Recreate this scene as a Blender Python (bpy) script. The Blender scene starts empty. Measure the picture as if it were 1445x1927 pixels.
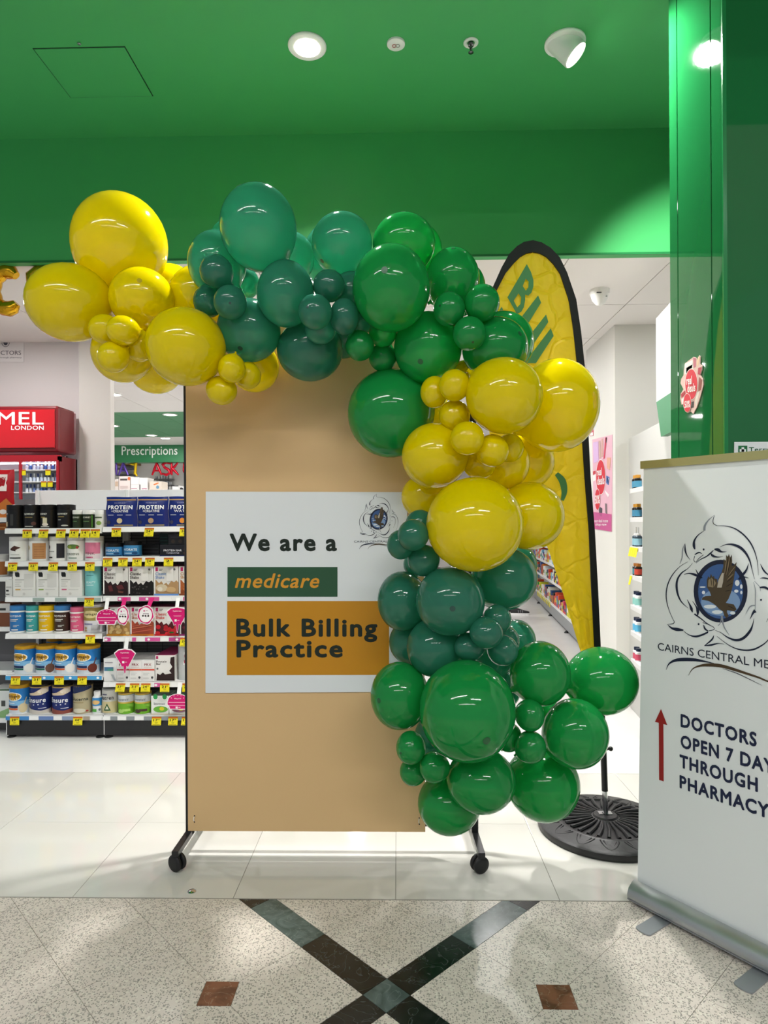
import bpy, math, random
from mathutils import Vector, Matrix
from mathutils.geometry import tessellate_polygon
random.seed(7)
R = math.radians
SC = bpy.context.scene
COL = SC.collection

# ------------------------------------------------------------------ camera
F, CXP, HOR = 1230.0, 722.5, 985.0           # focal length and principal point, in photo pixels
CAMH, YAW, ROLL = 1.40, R(1.2), 0.0053
CAM = Vector((0, 0, CAMH))
_f = Vector((-math.sin(YAW), math.cos(YAW), 0)); _r0 = Vector((math.cos(YAW), math.sin(YAW), 0)); _u0 = Vector((0, 0, 1))
_r = _r0 * math.cos(ROLL) - _u0 * math.sin(ROLL); _u = _u0 * math.cos(ROLL) + _r0 * math.sin(ROLL)
cd = bpy.data.cameras.new('camera'); cam = bpy.data.objects.new('camera', cd); COL.objects.link(cam)
cd.sensor_fit = 'VERTICAL'; cd.sensor_height = 36.0; cd.lens = F / 1927.0 * 36.0
cd.shift_y = (HOR - 963.5) / 1927.0; cd.clip_start = 0.05; cd.clip_end = 100
cam.matrix_world = Matrix(((_r.x, _u.x, -_f.x, CAM.x), (_r.y, _u.y, -_f.y, CAM.y), (_r.z, _u.z, -_f.z, CAM.z), (0, 0, 0, 1)))
SC.camera = cam

def ray(px, py): return _f + _r * ((px - CXP) / F) - _u * ((py - HOR) / F)
def P(px, py, Y):
    d = ray(px, py); return CAM + d * (Y / d.y)
def PZ(px, py, z):
    d = ray(px, py); return CAM + d * ((z - CAMH) / d.z)

# ------------------------------------------------------------------ world, exposure, large lights
w = bpy.data.worlds.new('world'); SC.world = w; w.use_nodes = True
bg = w.node_tree.nodes['Background']; bg.inputs[0].default_value = (0.86, 0.93, 1.0, 1); bg.inputs[1].default_value = 0.27
SC.view_settings.view_transform = 'Standard'; SC.view_settings.look = 'None'
SC.view_settings.exposure = 0.48; SC.view_settings.gamma = 1.0; SC.view_settings.use_curve_mapping = False
SPOT_W, GIMBAL_W, STORE_W, MALL_W = 330.0, 175.0, 12.5, 86.0
SC.cycles.use_light_tree = False; SC.cycles.max_bounces = 6; SC.cycles.diffuse_bounces = 4; SC.cycles.glossy_bounces = 3; SC.cycles.transmission_bounces = 4; SC.cycles.transparent_max_bounces = 6

# ------------------------------------------------------------------ materials
def lin(c): return c / 12.92 if c <= 0.04045 else ((c + 0.055) / 1.055) ** 2.4
def rgb(h):
    if isinstance(h, str): h = tuple(int(h[i:i + 2], 16) for i in (0, 2, 4))
    return tuple(lin(x / 255.0) for x in h[:3]) + (1.0,)
MATS = {}
def mat(name, col, rough=0.5, metal=0.0, spec=0.5, coat=0.0, emit=0.0, bump=0.0, bscale=60.0, mott=0.0, mscale=8.0):
    if name in MATS: return MATS[name]
    m = bpy.data.materials.new(name); m.use_nodes = True; nt = m.node_tree; b = nt.nodes['Principled BSDF']
    b.inputs['Base Color'].default_value = rgb(col); b.inputs['Roughness'].default_value = rough
    b.inputs['Metallic'].default_value = metal; b.inputs['Specular IOR Level'].default_value = spec
    b.inputs['Coat Weight'].default_value = coat; b.inputs['Coat Roughness'].default_value = 0.04
    if emit: b.inputs['Emission Color'].default_value = rgb(col); b.inputs['Emission Strength'].default_value = emit; m.cycles.emission_sampling = 'NONE'
    if mott or bump:
        tc = nt.nodes.new('ShaderNodeTexCoord'); n = nt.nodes.new('ShaderNodeTexNoise'); nt.links.new(tc.outputs['Object'], n.inputs['Vector'])
        n.inputs['Scale'].default_value = mscale; n.inputs['Detail'].default_value = 4
        if mott:
            mx = nt.nodes.new('ShaderNodeMix'); mx.data_type = 'RGBA'; mx.blend_type = 'MULTIPLY'; mx.inputs[0].default_value = mott
            mx.inputs[6].default_value = rgb(col); cr = nt.nodes.new('ShaderNodeValToRGB'); nt.links.new(n.outputs[0], cr.inputs[0])
            cr.color_ramp.elements[0].position = .3; cr.color_ramp.elements[1].position = .7; cr.color_ramp.elements[0].color = (.55, .55, .55, 1)
            nt.links.new(cr.outputs[0], mx.inputs[7]); nt.links.new(mx.outputs[2], b.inputs['Base Color'])
        if bump:
            n2 = nt.nodes.new('ShaderNodeTexNoise'); nt.links.new(tc.outputs['Object'], n2.inputs['Vector']); n2.inputs['Scale'].default_value = bscale
            bp = nt.nodes.new('ShaderNodeBump'); bp.inputs['Strength'].default_value = bump; bp.inputs['Distance'].default_value = 0.01
            nt.links.new(n2.outputs[0], bp.inputs['Height']); nt.links.new(bp.outputs[0], b.inputs['Normal'])
    MATS[name] = m; return m
def ink(h, rough=0.45):
    """printed colour by hex"""
    return mat('print_' + h + ('' if rough == 0.45 else '_%d' % (rough * 100)), h, rough, spec=.3)

def balloon_mat(name, col, trans=0.4, clear=0.05, tcol=None):
    m = bpy.data.materials.new(name); m.use_nodes = True; nt = m.node_tree; b = nt.nodes['Principled BSDF']; out = nt.nodes['Material Output']
    b.inputs['Base Color'].default_value = rgb(col); b.inputs['Roughness'].default_value = 0.5; b.inputs['Specular IOR Level'].default_value = 0.0
    t = nt.nodes.new('ShaderNodeBsdfTranslucent'); t.inputs[0].default_value = rgb(tcol or col)
    a = nt.nodes.new('ShaderNodeMixShader'); a.inputs[0].default_value = trans; nt.links.new(b.outputs[0], a.inputs[1]); nt.links.new(t.outputs[0], a.inputs[2])
    c = a
    g = nt.nodes.new('ShaderNodeBsdfGlossy'); g.inputs['Roughness'].default_value = 0.07; lw = nt.nodes.new('ShaderNodeFresnel'); lw.inputs[0].default_value = 1.48
    d = nt.nodes.new('ShaderNodeMixShader'); nt.links.new(lw.outputs[0], d.inputs[0]); nt.links.new(c.outputs[0], d.inputs[1]); nt.links.new(g.outputs[0], d.inputs[2])
    nt.links.new(d.outputs[0], out.inputs[0]); MATS[name] = m; return m
balloon_mat('latex_yellow', 'fce400', 0.38, 0.04, 'ffea00')
balloon_mat('latex_teal', '37806a', 0.48, 0.05, '62d0a8')
balloon_mat('latex_green', '1fa04e', 0.45, 0.04, '2ad066')

def terrazzo():
    m = bpy.data.materials.new('terrazzo'); m.use_nodes = True; nt = m.node_tree; b = nt.nodes['Principled BSDF']
    tc = nt.nodes.new('ShaderNodeTexCoord'); geo = nt.nodes.new('ShaderNodeNewGeometry')
    prev = None
    base = nt.nodes.new('ShaderNodeTexNoise'); base.inputs['Scale'].default_value = 9; nt.links.new(geo.outputs['Position'], base.inputs['Vector'])
    cr = nt.nodes.new('ShaderNodeValToRGB'); cr.color_ramp.elements[0].color = rgb('cbc1b6'); cr.color_ramp.elements[1].color = rgb('dcd3c9'); nt.links.new(base.outputs[0], cr.inputs[0]); prev = cr.outputs[0]
    for sc, thr, colr in ((90, .40, 'dcd6ca'), (95, .34, 'a5a096'), (125, .32, '979389'), (160, .30, '807c74'), (45, .08, '4c4a44')):
        v = nt.nodes.new('ShaderNodeTexVoronoi'); v.inputs['Scale'].default_value = sc; nt.links.new(geo.outputs['Position'], v.inputs['Vector'])
        mp = nt.nodes.new('ShaderNodeVectorMath'); mp.operation = 'ADD'; mp.inputs[1].default_value = (sc, sc * 2, 0); nt.links.new(geo.outputs['Position'], mp.inputs[0]); nt.links.new(mp.outputs[0], v.inputs['Vector'])
        lt = nt.nodes.new('ShaderNodeMath'); lt.operation = 'LESS_THAN'; lt.inputs[1].default_value = thr; nt.links.new(v.outputs['Distance'], lt.inputs[0])
        sp = nt.nodes.new('ShaderNodeSeparateColor'); nt.links.new(v.outputs['Color'], sp.inputs[0])
        g2 = nt.nodes.new('ShaderNodeMath'); g2.operation = 'GREATER_THAN'; g2.inputs[1].default_value = .45; nt.links.new(sp.outputs[0], g2.inputs[0])
        mu = nt.nodes.new('ShaderNodeMath'); mu.operation = 'MULTIPLY'; nt.links.new(lt.outputs[0], mu.inputs[0]); nt.links.new(g2.outputs[0], mu.inputs[1])
        mx = nt.nodes.new('ShaderNodeMix'); mx.data_type = 'RGBA'; nt.links.new(mu.outputs[0], mx.inputs[0]); nt.links.new(prev, mx.inputs[6]); mx.inputs[7].default_value = rgb(colr); prev = mx.outputs[2]
    nt.links.new(prev, b.inputs['Base Color']); b.inputs['Roughness'].default_value = 0.28; b.inputs['Specular IOR Level'].default_value = 0.4
    MATS['terrazzo'] = m
terrazzo()
def marble(name, a, c, vein, sc=14):
    m = bpy.data.materials.new(name); m.use_nodes = True; nt = m.node_tree; b = nt.nodes['Principled BSDF']; geo = nt.nodes.new('ShaderNodeNewGeometry')
    n = nt.nodes.new('ShaderNodeTexNoise'); n.inputs['Scale'].default_value = sc; n.inputs['Detail'].default_value = 8; n.inputs['Distortion'].default_value = 1.2; nt.links.new(geo.outputs['Position'], n.inputs['Vector'])
    cr = nt.nodes.new('ShaderNodeValToRGB'); e = cr.color_ramp.elements; e[0].position = .35; e[0].color = rgb(a); e[1].position = .62; e[1].color = rgb(c); nt.links.new(n.outputs[0], cr.inputs[0])
    n2 = nt.nodes.new('ShaderNodeTexNoise'); n2.inputs['Scale'].default_value = sc * .7; n2.inputs['Detail'].default_value = 3; n2.inputs['Distortion'].default_value = 2; nt.links.new(geo.outputs['Position'], n2.inputs['Vector'])
    c2 = nt.nodes.new('ShaderNodeValToRGB'); e = c2.color_ramp.elements; e[0].position = .485; e[0].color = (0, 0, 0, 1); e[1].position = .5; e[1].color = (1, 1, 1, 1); x = e.new(.515); x.color = (0, 0, 0, 1); nt.links.new(n2.outputs[0], c2.inputs[0])
    mu = nt.nodes.new('ShaderNodeMath'); mu.operation = 'MULTIPLY'; mu.inputs[1].default_value = .28; nt.links.new(c2.outputs[0], mu.inputs[0])
    mx = nt.nodes.new('ShaderNodeMix'); mx.data_type = 'RGBA'; nt.links.new(mu.outputs[0], mx.inputs[0]); nt.links.new(cr.outputs[0], mx.inputs[6]); mx.inputs[7].default_value = rgb(vein)
    nt.links.new(mx.outputs[2], b.inputs['Base Color']); b.inputs['Roughness'].default_value = 0.2; MATS[name] = m
marble('black_marble', '0d0f0e', '1d2120', '77807c'); marble('green_marble', '3b4d4b', '566664', '8a9a96'); marble('brown_marble', '5c3b2c', '80523c', 'b9a48f')

GREEN = mat('green_paint', '41a75d', 0.5, mott=.06)
WHITE = mat('white_paint', 'e6e3e0', 0.6); CEILW = mat('white_ceiling', 'eae6e2', 0.7); GREYW = mat('grey_wall', 'd9d2d2', 0.6)
mat('white_tile', 'cdcbc4', 0.07, spec=0.6, mott=.05, mscale=2.5); mat('vinyl', 'dcdbd9', 0.22, mott=.10, mscale=5)
mat('grout', '8e8a82', 0.8); mat('light_grout', 'c3bfb2', 0.8)
BLACK = mat('black_metal', '17181a', 0.35); RUB = mat('black_rubber', '0e0e10', 0.5)
GLASS = mat('green_glass', '1a6636', 0.03, spec=0.6); DKG = mat('dark_seam', '0d2a18', 0.3)
TAN = mat('tan_board', 'd9b582', 0.5, mott=.04, mscale=3); SIGNW = mat('sign_white', 'e2e6e8', 0.5); STEEL = mat('steel', 'b9bcbe', 0.3, metal=1.0); CHROME = mat('chrome', 'd5d5d8', 0.12, metal=1.0)
LAMPW = mat('lamp_white', 'efefec', 0.4)

# ------------------------------------------------------------------ mesh building
class MB:
    def __init__(s): s.v = []; s.f = []; s.m = []; s.mats = []; s.sm = []
    def mi(s, m):
        if isinstance(m, str): m = MATS[m] if m in MATS else ink(m)
        if m not in s.mats: s.mats.append(m)
        return s.mats.index(m)
    def add(s, vs, fs, m, smooth=False):
        o = len(s.v); k = s.mi(m); s.v += [tuple(p) for p in vs]
        for f in fs: s.f.append(tuple(i + o for i in f)); s.m.append(k); s.sm.append(smooth)
        return s
    def box(s, x0, x1, y0, y1, z0, z1, m, xf=None):
        vs = [(x, y, z) for x in (x0, x1) for y in (y0, y1) for z in (z0, z1)]
        if xf: vs = [xf(*p) for p in vs]
        return s.add(vs, [(0, 1, 3, 2), (4, 6, 7, 5), (0, 4, 5, 1), (2, 3, 7, 6), (0, 2, 6, 4), (1, 5, 7, 3)], m)
    def prism(s, poly, xf, d0, d1, m, m2=None):
        n = len(poly); a = [xf(x, y, d0) for x, y in poly]; b = [xf(x, y, d1) for x, y in poly]
        s.add(b, [tuple(range(n))], m); s.add(a, [tuple(range(n - 1, -1, -1))], m2 or m)
        return s.add(a + b, [(i, (i + 1) % n, n + (i + 1) % n, n + i) for i in range(n)], m2 or m)
    def lathe(s, prof, n, c, m, axis=None, smooth=True):
        c = Vector(c); rot = Vector((0, 0, 1)).rotation_difference(Vector(axis)).to_matrix() if axis else Matrix.Identity(3)
        vs = []
        for r, z in prof:
            for i in range(n):
                a = 2 * math.pi * i / n; vs.append(c + rot @ Vector((r * math.cos(a), r * math.sin(a), z)))
        fs = [(j * n + i, j * n + (i + 1) % n, (j + 1) * n + (i + 1) % n, (j + 1) * n + i) for j in range(len(prof) - 1) for i in range(n)]
        if prof[0][0] > 1e-6: fs.append(tuple(range(n - 1, -1, -1)))
        if prof[-1][0] > 1e-6: fs.append(tuple(range((len(prof) - 1) * n, len(prof) * n)))
        return s.add(vs, fs, m, smooth)
    def tube(s, path, rad, n, m, closed=False):
        pts = [Vector(p) for p in path]; k = len(pts); vs = []; up = Vector((0, 0, 1)); prev = None
        for j, p in enumerate(pts):
            t = (pts[(j + 1) % k] - pts[j - 1]) if closed else (pts[min(j + 1, k - 1)] - pts[max(j - 1, 0)])
            t.normalize()
            if prev is None: a = t.cross(up if abs(t.z) < .9 else Vector((1, 0, 0))).normalized()
            else: a = (prev - t * prev.dot(t)).normalized()
            prev = a; b = t.cross(a); r = rad[j] if isinstance(rad, (list, tuple)) else rad
            for i in range(n):
                q = 2 * math.pi * i / n; vs.append(p + a * (r * math.cos(q)) + b * (r * math.sin(q)))
        L = k if closed else k - 1
        fs = [(j * n + i, j * n + (i + 1) % n, ((j + 1) % k) * n + (i + 1) % n, ((j + 1) % k) * n + i) for j in range(L) for i in range(n)]
        if not closed: fs += [tuple(range(n - 1, -1, -1)), tuple(range((k - 1) * n, k * n))]
        return s.add(vs, fs, m, True)
    def ball(s, c, r, m, n=12):
        rx, ry, rz = r if isinstance(r, (tuple, list)) else (r, r, r); c = Vector(c); vs = []
        k = n // 2
        for j in range(k + 1):
            t = math.pi * j / k
            for i in range(n):
                a = 2 * math.pi * i / n; vs.append(c + Vector((rx * math.sin(t) * math.cos(a), ry * math.sin(t) * math.sin(a), rz * math.cos(t))))
        return s.add(vs, [(j * n + i, (j + 1) * n + i, (j + 1) * n + (i + 1) % n, j * n + (i + 1) % n) for j in range(k) for i in range(n)], m, True)
    def text(s, body, x0, x1, y0, y1, xf, m, bold=0.0, shear=0.0, d=0.0, ex=0.0, keep=False):
        """lettering fitted to a box of the plane mapped by xf(x, y, d)"""
        vs, fs = glyphs(body, bold, shear)
        xs = [p[0] for p in vs]; ys = [p[1] for p in vs]; ax, bx, ay, by = min(xs), max(xs), min(ys), max(ys)
        kx = (x1 - x0) / (bx - ax); ky = (y1 - y0) / (by - ay)
        q = [(x0 + (p[0] - ax) * kx, y0 + (p[1] - ay) * ky) for p in vs]
        if not bold: s.add([xf(x, y, d) for x, y in q], fs, m); return s
        bw = bold * .75; ks = [(0, 0)] + [(bw * math.cos(i * math.pi / 4), bw * math.sin(i * math.pi / 4)) for i in range(8)]
        sx = (x1 - x0 - 2 * bw * abs(kx) * (1 if kx > 0 else -1)) / (x1 - x0); cx, cy = (x0 + x1) / 2, (y0 + y1) / 2; sy = 1 - 2 * bw / (by - ay)
        for i, (u, v) in enumerate(ks): s.add([xf(cx + (x - cx) * sx + u * kx, cy + (y - cy) * sy + v * ky, d + i * 1e-5) for x, y in q], fs, m)
        return s
    def build(s, name, parent=None, smooth=None, bevel=0.0, sub=0):
        me = bpy.data.meshes.new(name); me.from_pydata(s.v, [], s.f)
        for m in s.mats: me.materials.append(m)
        me.polygons.foreach_set('material_index', s.m)
        me.polygons.foreach_set('use_smooth', [True] * len(s.f) if smooth else s.sm); me.update()
        if any(s.sm) or smooth: me.set_sharp_from_angle(angle=R(38))
        o = bpy.data.objects.new(name, me); COL.objects.link(o)
        if parent is not None: o.parent = parent
        if bevel:
            b = o.modifiers.new('bevel', 'BEVEL'); b.width = bevel; b.segments = 2; b.limit_method = 'ANGLE'
        return o
_gl = {}
def glyphs(body, bold=0.0, shear=0.0):
    k = (body, bold, shear)
    if k not in _gl:
        c = bpy.data.curves.new('lettering', 'FONT'); c.body = body; c.shear = shear; c.resolution_u = 3; c.fill_mode = 'FRONT'
        if bold: c.space_character = 1 + bold * 3.2
        o = bpy.data.objects.new('lettering', c); me = o.to_mesh()
        _gl[k] = ([tuple(v.co) for v in me.vertices], [tuple(p.vertices) for p in me.polygons])
        o.to_mesh_clear(); bpy.data.objects.remove(o); bpy.data.curves.remove(c)
    return _gl[k]
def tag(o, label=None, cat=None, group=None, kind=None):
    if label: o['label'] = label
    if cat: o['category'] = cat
    if group: o['group'] = group
    if kind: o['kind'] = kind
    return o
def empty(name, loc, label=None, cat=None, group=None):
    o = bpy.data.objects.new(name, None); COL.objects.link(o); o.location = loc; o.empty_display_size = .05
    bpy.context.view_layer.update() if False else None
    return tag(o, label, cat, group)
def part(mb, name, root, **kw):
    """mesh given in world coordinates, parented to an empty"""
    o = mb.build(name, **kw); o.parent = root
    p = root; off = Vector((0, 0, 0))
    while p: off += p.location; p = p.parent
    o.location = Vector((0, 0, 0)); me = o.data; me.transform(Matrix.Translation(-off)); return o
def struct(mb, name, **kw): return tag(mb.build(name, **kw), kind='structure')
def light(name, kind, loc, energy, parent=None, size=.1, size_y=None, col=(1, 1, 1), aim=None, angle=None, blend=.3):
    l = bpy.data.lights.new(name, kind); l.energy = energy; l.color = col
    if kind == 'AREA':
        l.shape = 'RECTANGLE' if size_y else 'DISK'; l.size = size
        if size_y: l.size_y = size_y
    if kind == 'SPOT': l.spot_size = R(angle or 90); l.spot_blend = blend; l.shadow_soft_size = size
    o = bpy.data.objects.new(name, l); COL.objects.link(o); o.location = loc
    if aim is not None: o.rotation_euler = (Vector(aim)).to_track_quat('-Z', 'Y').to_euler()
    if parent is not None:
        o.parent = parent; o.location = Vector(loc) - parent.location
    return o
def front(x0, Y, z0, sgn=1): return lambda x, y, d=0: (x0 + x, Y - d, z0 + y)
def stroke(pts, ws, xf, mb, m, d=0.0, per=4):
    """tapered brush stroke as a flat ribbon through pts"""
    def cr(a, b, c, e, t): return .5 * ((2 * b) + (-a + c) * t + (2 * a - 5 * b + 4 * c - e) * t * t + (-a + 3 * b - 3 * c + e) * t ** 3)
    n = len(pts); q = []
    if isinstance(ws, (int, float)): ws = [ws] * n
    for i in range(n - 1):
        A, B, C_, D = pts[max(i - 1, 0)], pts[i], pts[i + 1], pts[min(i + 2, n - 1)]
        wa, wb, wc, wd = ws[max(i - 1, 0)], ws[i], ws[i + 1], ws[min(i + 2, n - 1)]
        for k in range(per):
            t = k / per; q.append((cr(A[0], B[0], C_[0], D[0], t), cr(A[1], B[1], C_[1], D[1], t), max(.5, cr(wa, wb, wc, wd, t))))
    q.append((pts[-1][0], pts[-1][1], ws[-1])); vs = []
    for i, (x, y, w_) in enumerate(q):
        a = q[max(i - 1, 0)]; b = q[min(i + 1, len(q) - 1)]; dx, dy = b[0] - a[0], b[1] - a[1]; L = math.hypot(dx, dy) or 1
        nx, ny = -dy / L * w_ / 2, dx / L * w_ / 2; vs += [xf(x + nx, y + ny, d), xf(x - nx, y - ny, d)]
    mb.add(vs, [(2 * i, 2 * i + 1, 2 * i + 3, 2 * i + 2) for i in range(len(q) - 1)], m)
def ell(cx, cy, rx, ry, n=28): return [(cx + rx * math.cos(2 * math.pi * i / n), cy + ry * math.sin(2 * math.pi * i / n)) for i in range(n)]
def clip(poly, a, b, c):
    """keep a*x+b*y<=c"""
    out = []
    for i in range(len(poly)):
        p, q = poly[i], poly[(i + 1) % len(poly)]; dp, dq = a * p[0] + b * p[1] - c, a * q[0] + b * q[1] - c
        if dp <= 0: out.append(p)
        if dp * dq < 0: t = dp / (dp - dq); out.append((p[0] + t * (q[0] - p[0]), p[1] + t * (q[1] - p[1])))
    return out
flat = lambda x, y, d=0: (x, y, d)

# ------------------------------------------------------------------ floor
Y0, Y1, Y2 = 2.432, 3.05, 3.664
fl = struct(MB().box(-5, 5, -7, 0.9, -.06, 0, 'terrazzo').box(-5, 5, .9, Y0, -.06, -.003, 'light_grout'), 'floor')
OX, OY = -.0405, 1.94; H_, PT, S2 = .05, .305, math.sqrt(.5)
def uv2(u, v): return (OX + (u - v) * S2, OY + (u + v) * S2)
def lay(name, u0, u1, v0, v1, m, g=.0009, cut=None):
    p = [(u0 + g, v0 + g), (u1 - g, v0 + g), (u1 - g, v1 - g), (u0 + g, v1 - g)]
    if cut: p = clip(p, *cut)
    q = [uv2(*a) for a in p]; q = clip(q, 0, 1, Y0 - .003); q = clip(q, 0, -1, -.9); q = clip(q, 1, 0, 2.6); q = clip(q, -1, 0, 2.6)
    if len(q) < 3: return
    cx = sum(a[0] for a in q) / len(q); cy = sum(a[1] for a in q) / len(q)
    part_o = MB().prism(q, flat, -.02, 0.0, m).build(name); part_o.parent = fl
def band(k): return (H_ + k * PT, H_ + (k + 1) * PT) if k >= 0 else (-H_ + k * PT + PT - PT, -H_ + (k + 1) * PT)
bands = [(k, (H_ + k * PT, H_ + (k + 1) * PT)) for k in range(0, 8)] + [(-k - 1, (-H_ - (k + 1) * PT, -H_ - k * PT)) for k in range(0, 8)]
ND = H_ + PT
for i, (u0, u1) in bands:
    for j, (v0, v1) in bands:
        c = None
        for nu, nv in ((-ND, ND), (ND, -ND)):
            mu, mv = (u0 + u1) / 2 - nu, (v0 + v1) / 2 - nv
            if abs(mu) < PT * .6 and abs(mv) < PT * .6:
                a, b = (-1 if mu > 0 else 1), (-1 if mv > 0 else 1); c = (a, b, a * nu + b * nv - .0725)
        lay('terrazzo_tile', u0, u1, v0, v1, 'terrazzo', cut=c)
    mm = ('black_marble', 'green_marble', 'black_marble')[(i if i >= 0 else -i - 1) % 3]
    lay('marble_tile', u0, u1, -H_, H_, mm, .0008); lay('marble_tile', -H_, H_, u0, u1, mm, .0008)
lay('marble_tile', -H_, H_, -H_, H_, 'green_marble', .0008)
for su, sv in ((-1, 1), (1, -1)):
    x, y = uv2(su * ND, sv * ND); q = [(x - .05, y - .05), (x + .05, y - .05), (x + .05, y + .05), (x - .05, y + .05)]
    MB().prism(q, flat, -.02, 0, 'brown_marble').build('marble_tile', parent=fl)
fl2 = struct(MB().box(-5, 5, Y0, Y2, -.06, -.002, 'grout'), 'floor')
tw = .608
tm = MB().box(.0012, tw - .0012, 0.0012, .616, -.02, 0, 'white_tile').build('floor_tile', parent=fl2, bevel=.0008)
first = True
for r_, yy in enumerate((Y0, Y1 - .002)):
    for k in range(-7, 8):
        o = tm if first else tm.copy()
        if not first: COL.objects.link(o)
        first = False; o.location = (-.015 + k * tw, yy, 0)
struct(MB().box(-7, 5, Y2 + .002, 16, -.06, 0, 'vinyl'), 'floor')
struct(MB().box(-5, 5, Y0 - .0035, Y0 + .001, -.02, .0008, 'grout'), 'trim_1')
p = PZ(361, 1678, 0)
tag(MB().lathe([(.016, 0), (.016, .002), (.011, .006), (.006, .0075), (0, .008)], 20, p, CHROME).build('floor_stud'), 'small domed steel stud set in white tile near left caster', 'stud')

# ------------------------------------------------------------------ shopfront portal: ceiling, bulkhead, pillar
CG = 3.59
struct(MB().box(-5, 5, 1.0, Y2, CG, CG + .1, GREEN), 'ceiling')
struct(MB().box(-5, 4, Y2, Y2 + .05, 2.89, CG + .1, GREEN), 'wall_bulkhead')
struct(MB().box(-5, 4, Y2 - .004, Y2 + .002, 2.888, 2.9, mat('bulkhead_edge', '23713e', .3)), 'trim_2')
struct(MB().box(-5, 5, .9, 1.0, CG, 4.6, GREEN), 'wall_fascia')
mall_ceil = struct(MB().box(-5, 5, -7, .9, 4.6, 4.7, WHITE), 'ceiling')
# access panel in the green ceiling
ap = empty('access_panel', (-1.45, 3.14, CG), 'square green access hatch flush in the green ceiling', 'hatch')
part(MB().box(-1.66, -1.24, 2.97, 3.31, CG - .004, CG + .0, GREEN), 'panel', ap, bevel=.001)
g = MB()
for a in ((-1.664, -1.236, 2.966, 2.97), (-1.664, -1.236, 3.31, 3.314), (-1.664, -1.66, 2.966, 3.314), (-1.24, -1.236, 2.966, 3.314)): g.box(*a, CG - .0015, CG, DKG)
part(g, 'joint', ap); q = PZ(149, 82, CG - .004)
part(MB().lathe([(.008, 0), (.008, -.003), (.003, -.004)], 14, q, STEEL), 'lock', ap)

# pillar clad in green glass
PX, PF, PB = 1.128, 2.278, 2.72
pil = struct(MB().box(PX + .012, 2.6, PF + .01, PB - .001, 0, CG, DKG), 'wall_pillar')
for a, b in ((2.647, PB), (2.367, 2.641), (2.284, 2.361)):
    MB().box(PX, PX + .014, a, b, 0, CG, GLASS).build('glass_panel', parent=pil, bevel=.0015)
for a, b in ((PX, 1.9), (1.906, 2.6)): MB().box(a, b, PF - .004, PF + .012, 0, CG, GLASS).build('glass_panel', parent=pil, bevel=.0015)
MB().box(PX - .003, PX + .01, PF - .006, PF + .003, 0, CG, mat('edge_trim', '1f7d44', .15)).build('corner_trim', parent=pil)

# ceiling fittings
def ring_light(loc, rad, label, emit=25, gim=False):
    r = empty('downlight', loc, label, 'downlight'); x, y, z = loc
    part(MB().lathe([(rad, 0), (rad, -.006), (rad * .95, -.01), (rad * .66, -.01), (rad * .62, .0), (rad * .62, .0)], 40, (x, y, z), LAMPW), 'trim_ring', r)
    return r
pl = PZ(578, 86, CG); R1_ = .088
dl = ring_light(tuple(pl), R1_, 'round white recessed downlight in green ceiling, left of the round detectors')
part(MB().lathe([(R1_ * .66, -.012), (R1_ * .58, -.006), (R1_ * .5, -.003), (0, -.003)], 36, pl, mat('lamp_glow', 'fff8ee', .5, emit=9)), 'lens', dl)
light('downlight_lamp', 'SPOT', pl + Vector((0, 0, -.02)), SPOT_W, dl, size=.05, angle=118, blend=.9, aim=(0, -.05, -1), col=(1, .975, .95))
pr = PZ(1063, 80, CG)
gl = ring_light(tuple(pr), R1_ * 1.04, 'tilted white gimbal spotlight in green ceiling nearest the glass pillar')
ax = Vector((.62, -.12, -.72)).normalized()
part(MB().lathe([(.058, -.05), (.06, .0), (.06, .085), (.056, .09), (.05, .082), (0, .080)], 32, pr + Vector((-.012, 0, .0)), LAMPW, axis=ax), 'housing', gl)
part(MB().lathe([(.05, .0835), (.03, .0845), (0, .085)], 32, pr + Vector((-.012, 0, 0)), 'lamp_glow', axis=ax), 'lens', gl)
light('gimbal_lamp', 'SPOT', pr + ax * .105, GIMBAL_W, gl, size=.045, angle=120, blend=.5, aim=ax, col=(1, .975, .95))
pd = PZ(745, 81, CG); dt = empty('smoke_detector', pd, 'flat round white detector in green ceiling beside the downlight', 'detector')
part(MB().lathe([(.041, 0), (.041, -.008), (.036, -.012), (0, -.0125)], 32, pd, LAMPW), 'cover', dt)
gm = MB()
for dx, cc in ((-.008, 'a02020'), (.008, '8a8a84')): gm.tube([(pd.x + dx + .009 * math.cos(t), pd.y + .009 * math.sin(t), CG - .0135) for t in [i * math.pi / 6 for i in range(12)]], .0013, 5, cc, closed=True)
part(gm, 'indicator', dt)
ps = PZ(886, 80, CG); sp = empty('sprinkler', ps, 'chrome fire sprinkler head hanging from green ceiling', 'sprinkler')
part(MB().lathe([(.034, 0), (.034, -.003), (.028, -.008), (.018, -.004), (.018, 0)], 30, ps, LAMPW), 'escutcheon', sp)
part(MB().lathe([(.012, 0), (.012, -.016), (.007, -.018), (.007, -.03), (.0035, -.032), (.0035, -.042), (.008, -.043), (.012, -.045), (.012, -.047), (.0, -.048)], 18, ps, mat('dark_chrome', '77777a', .2, metal=1)), 'head', sp)

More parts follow.
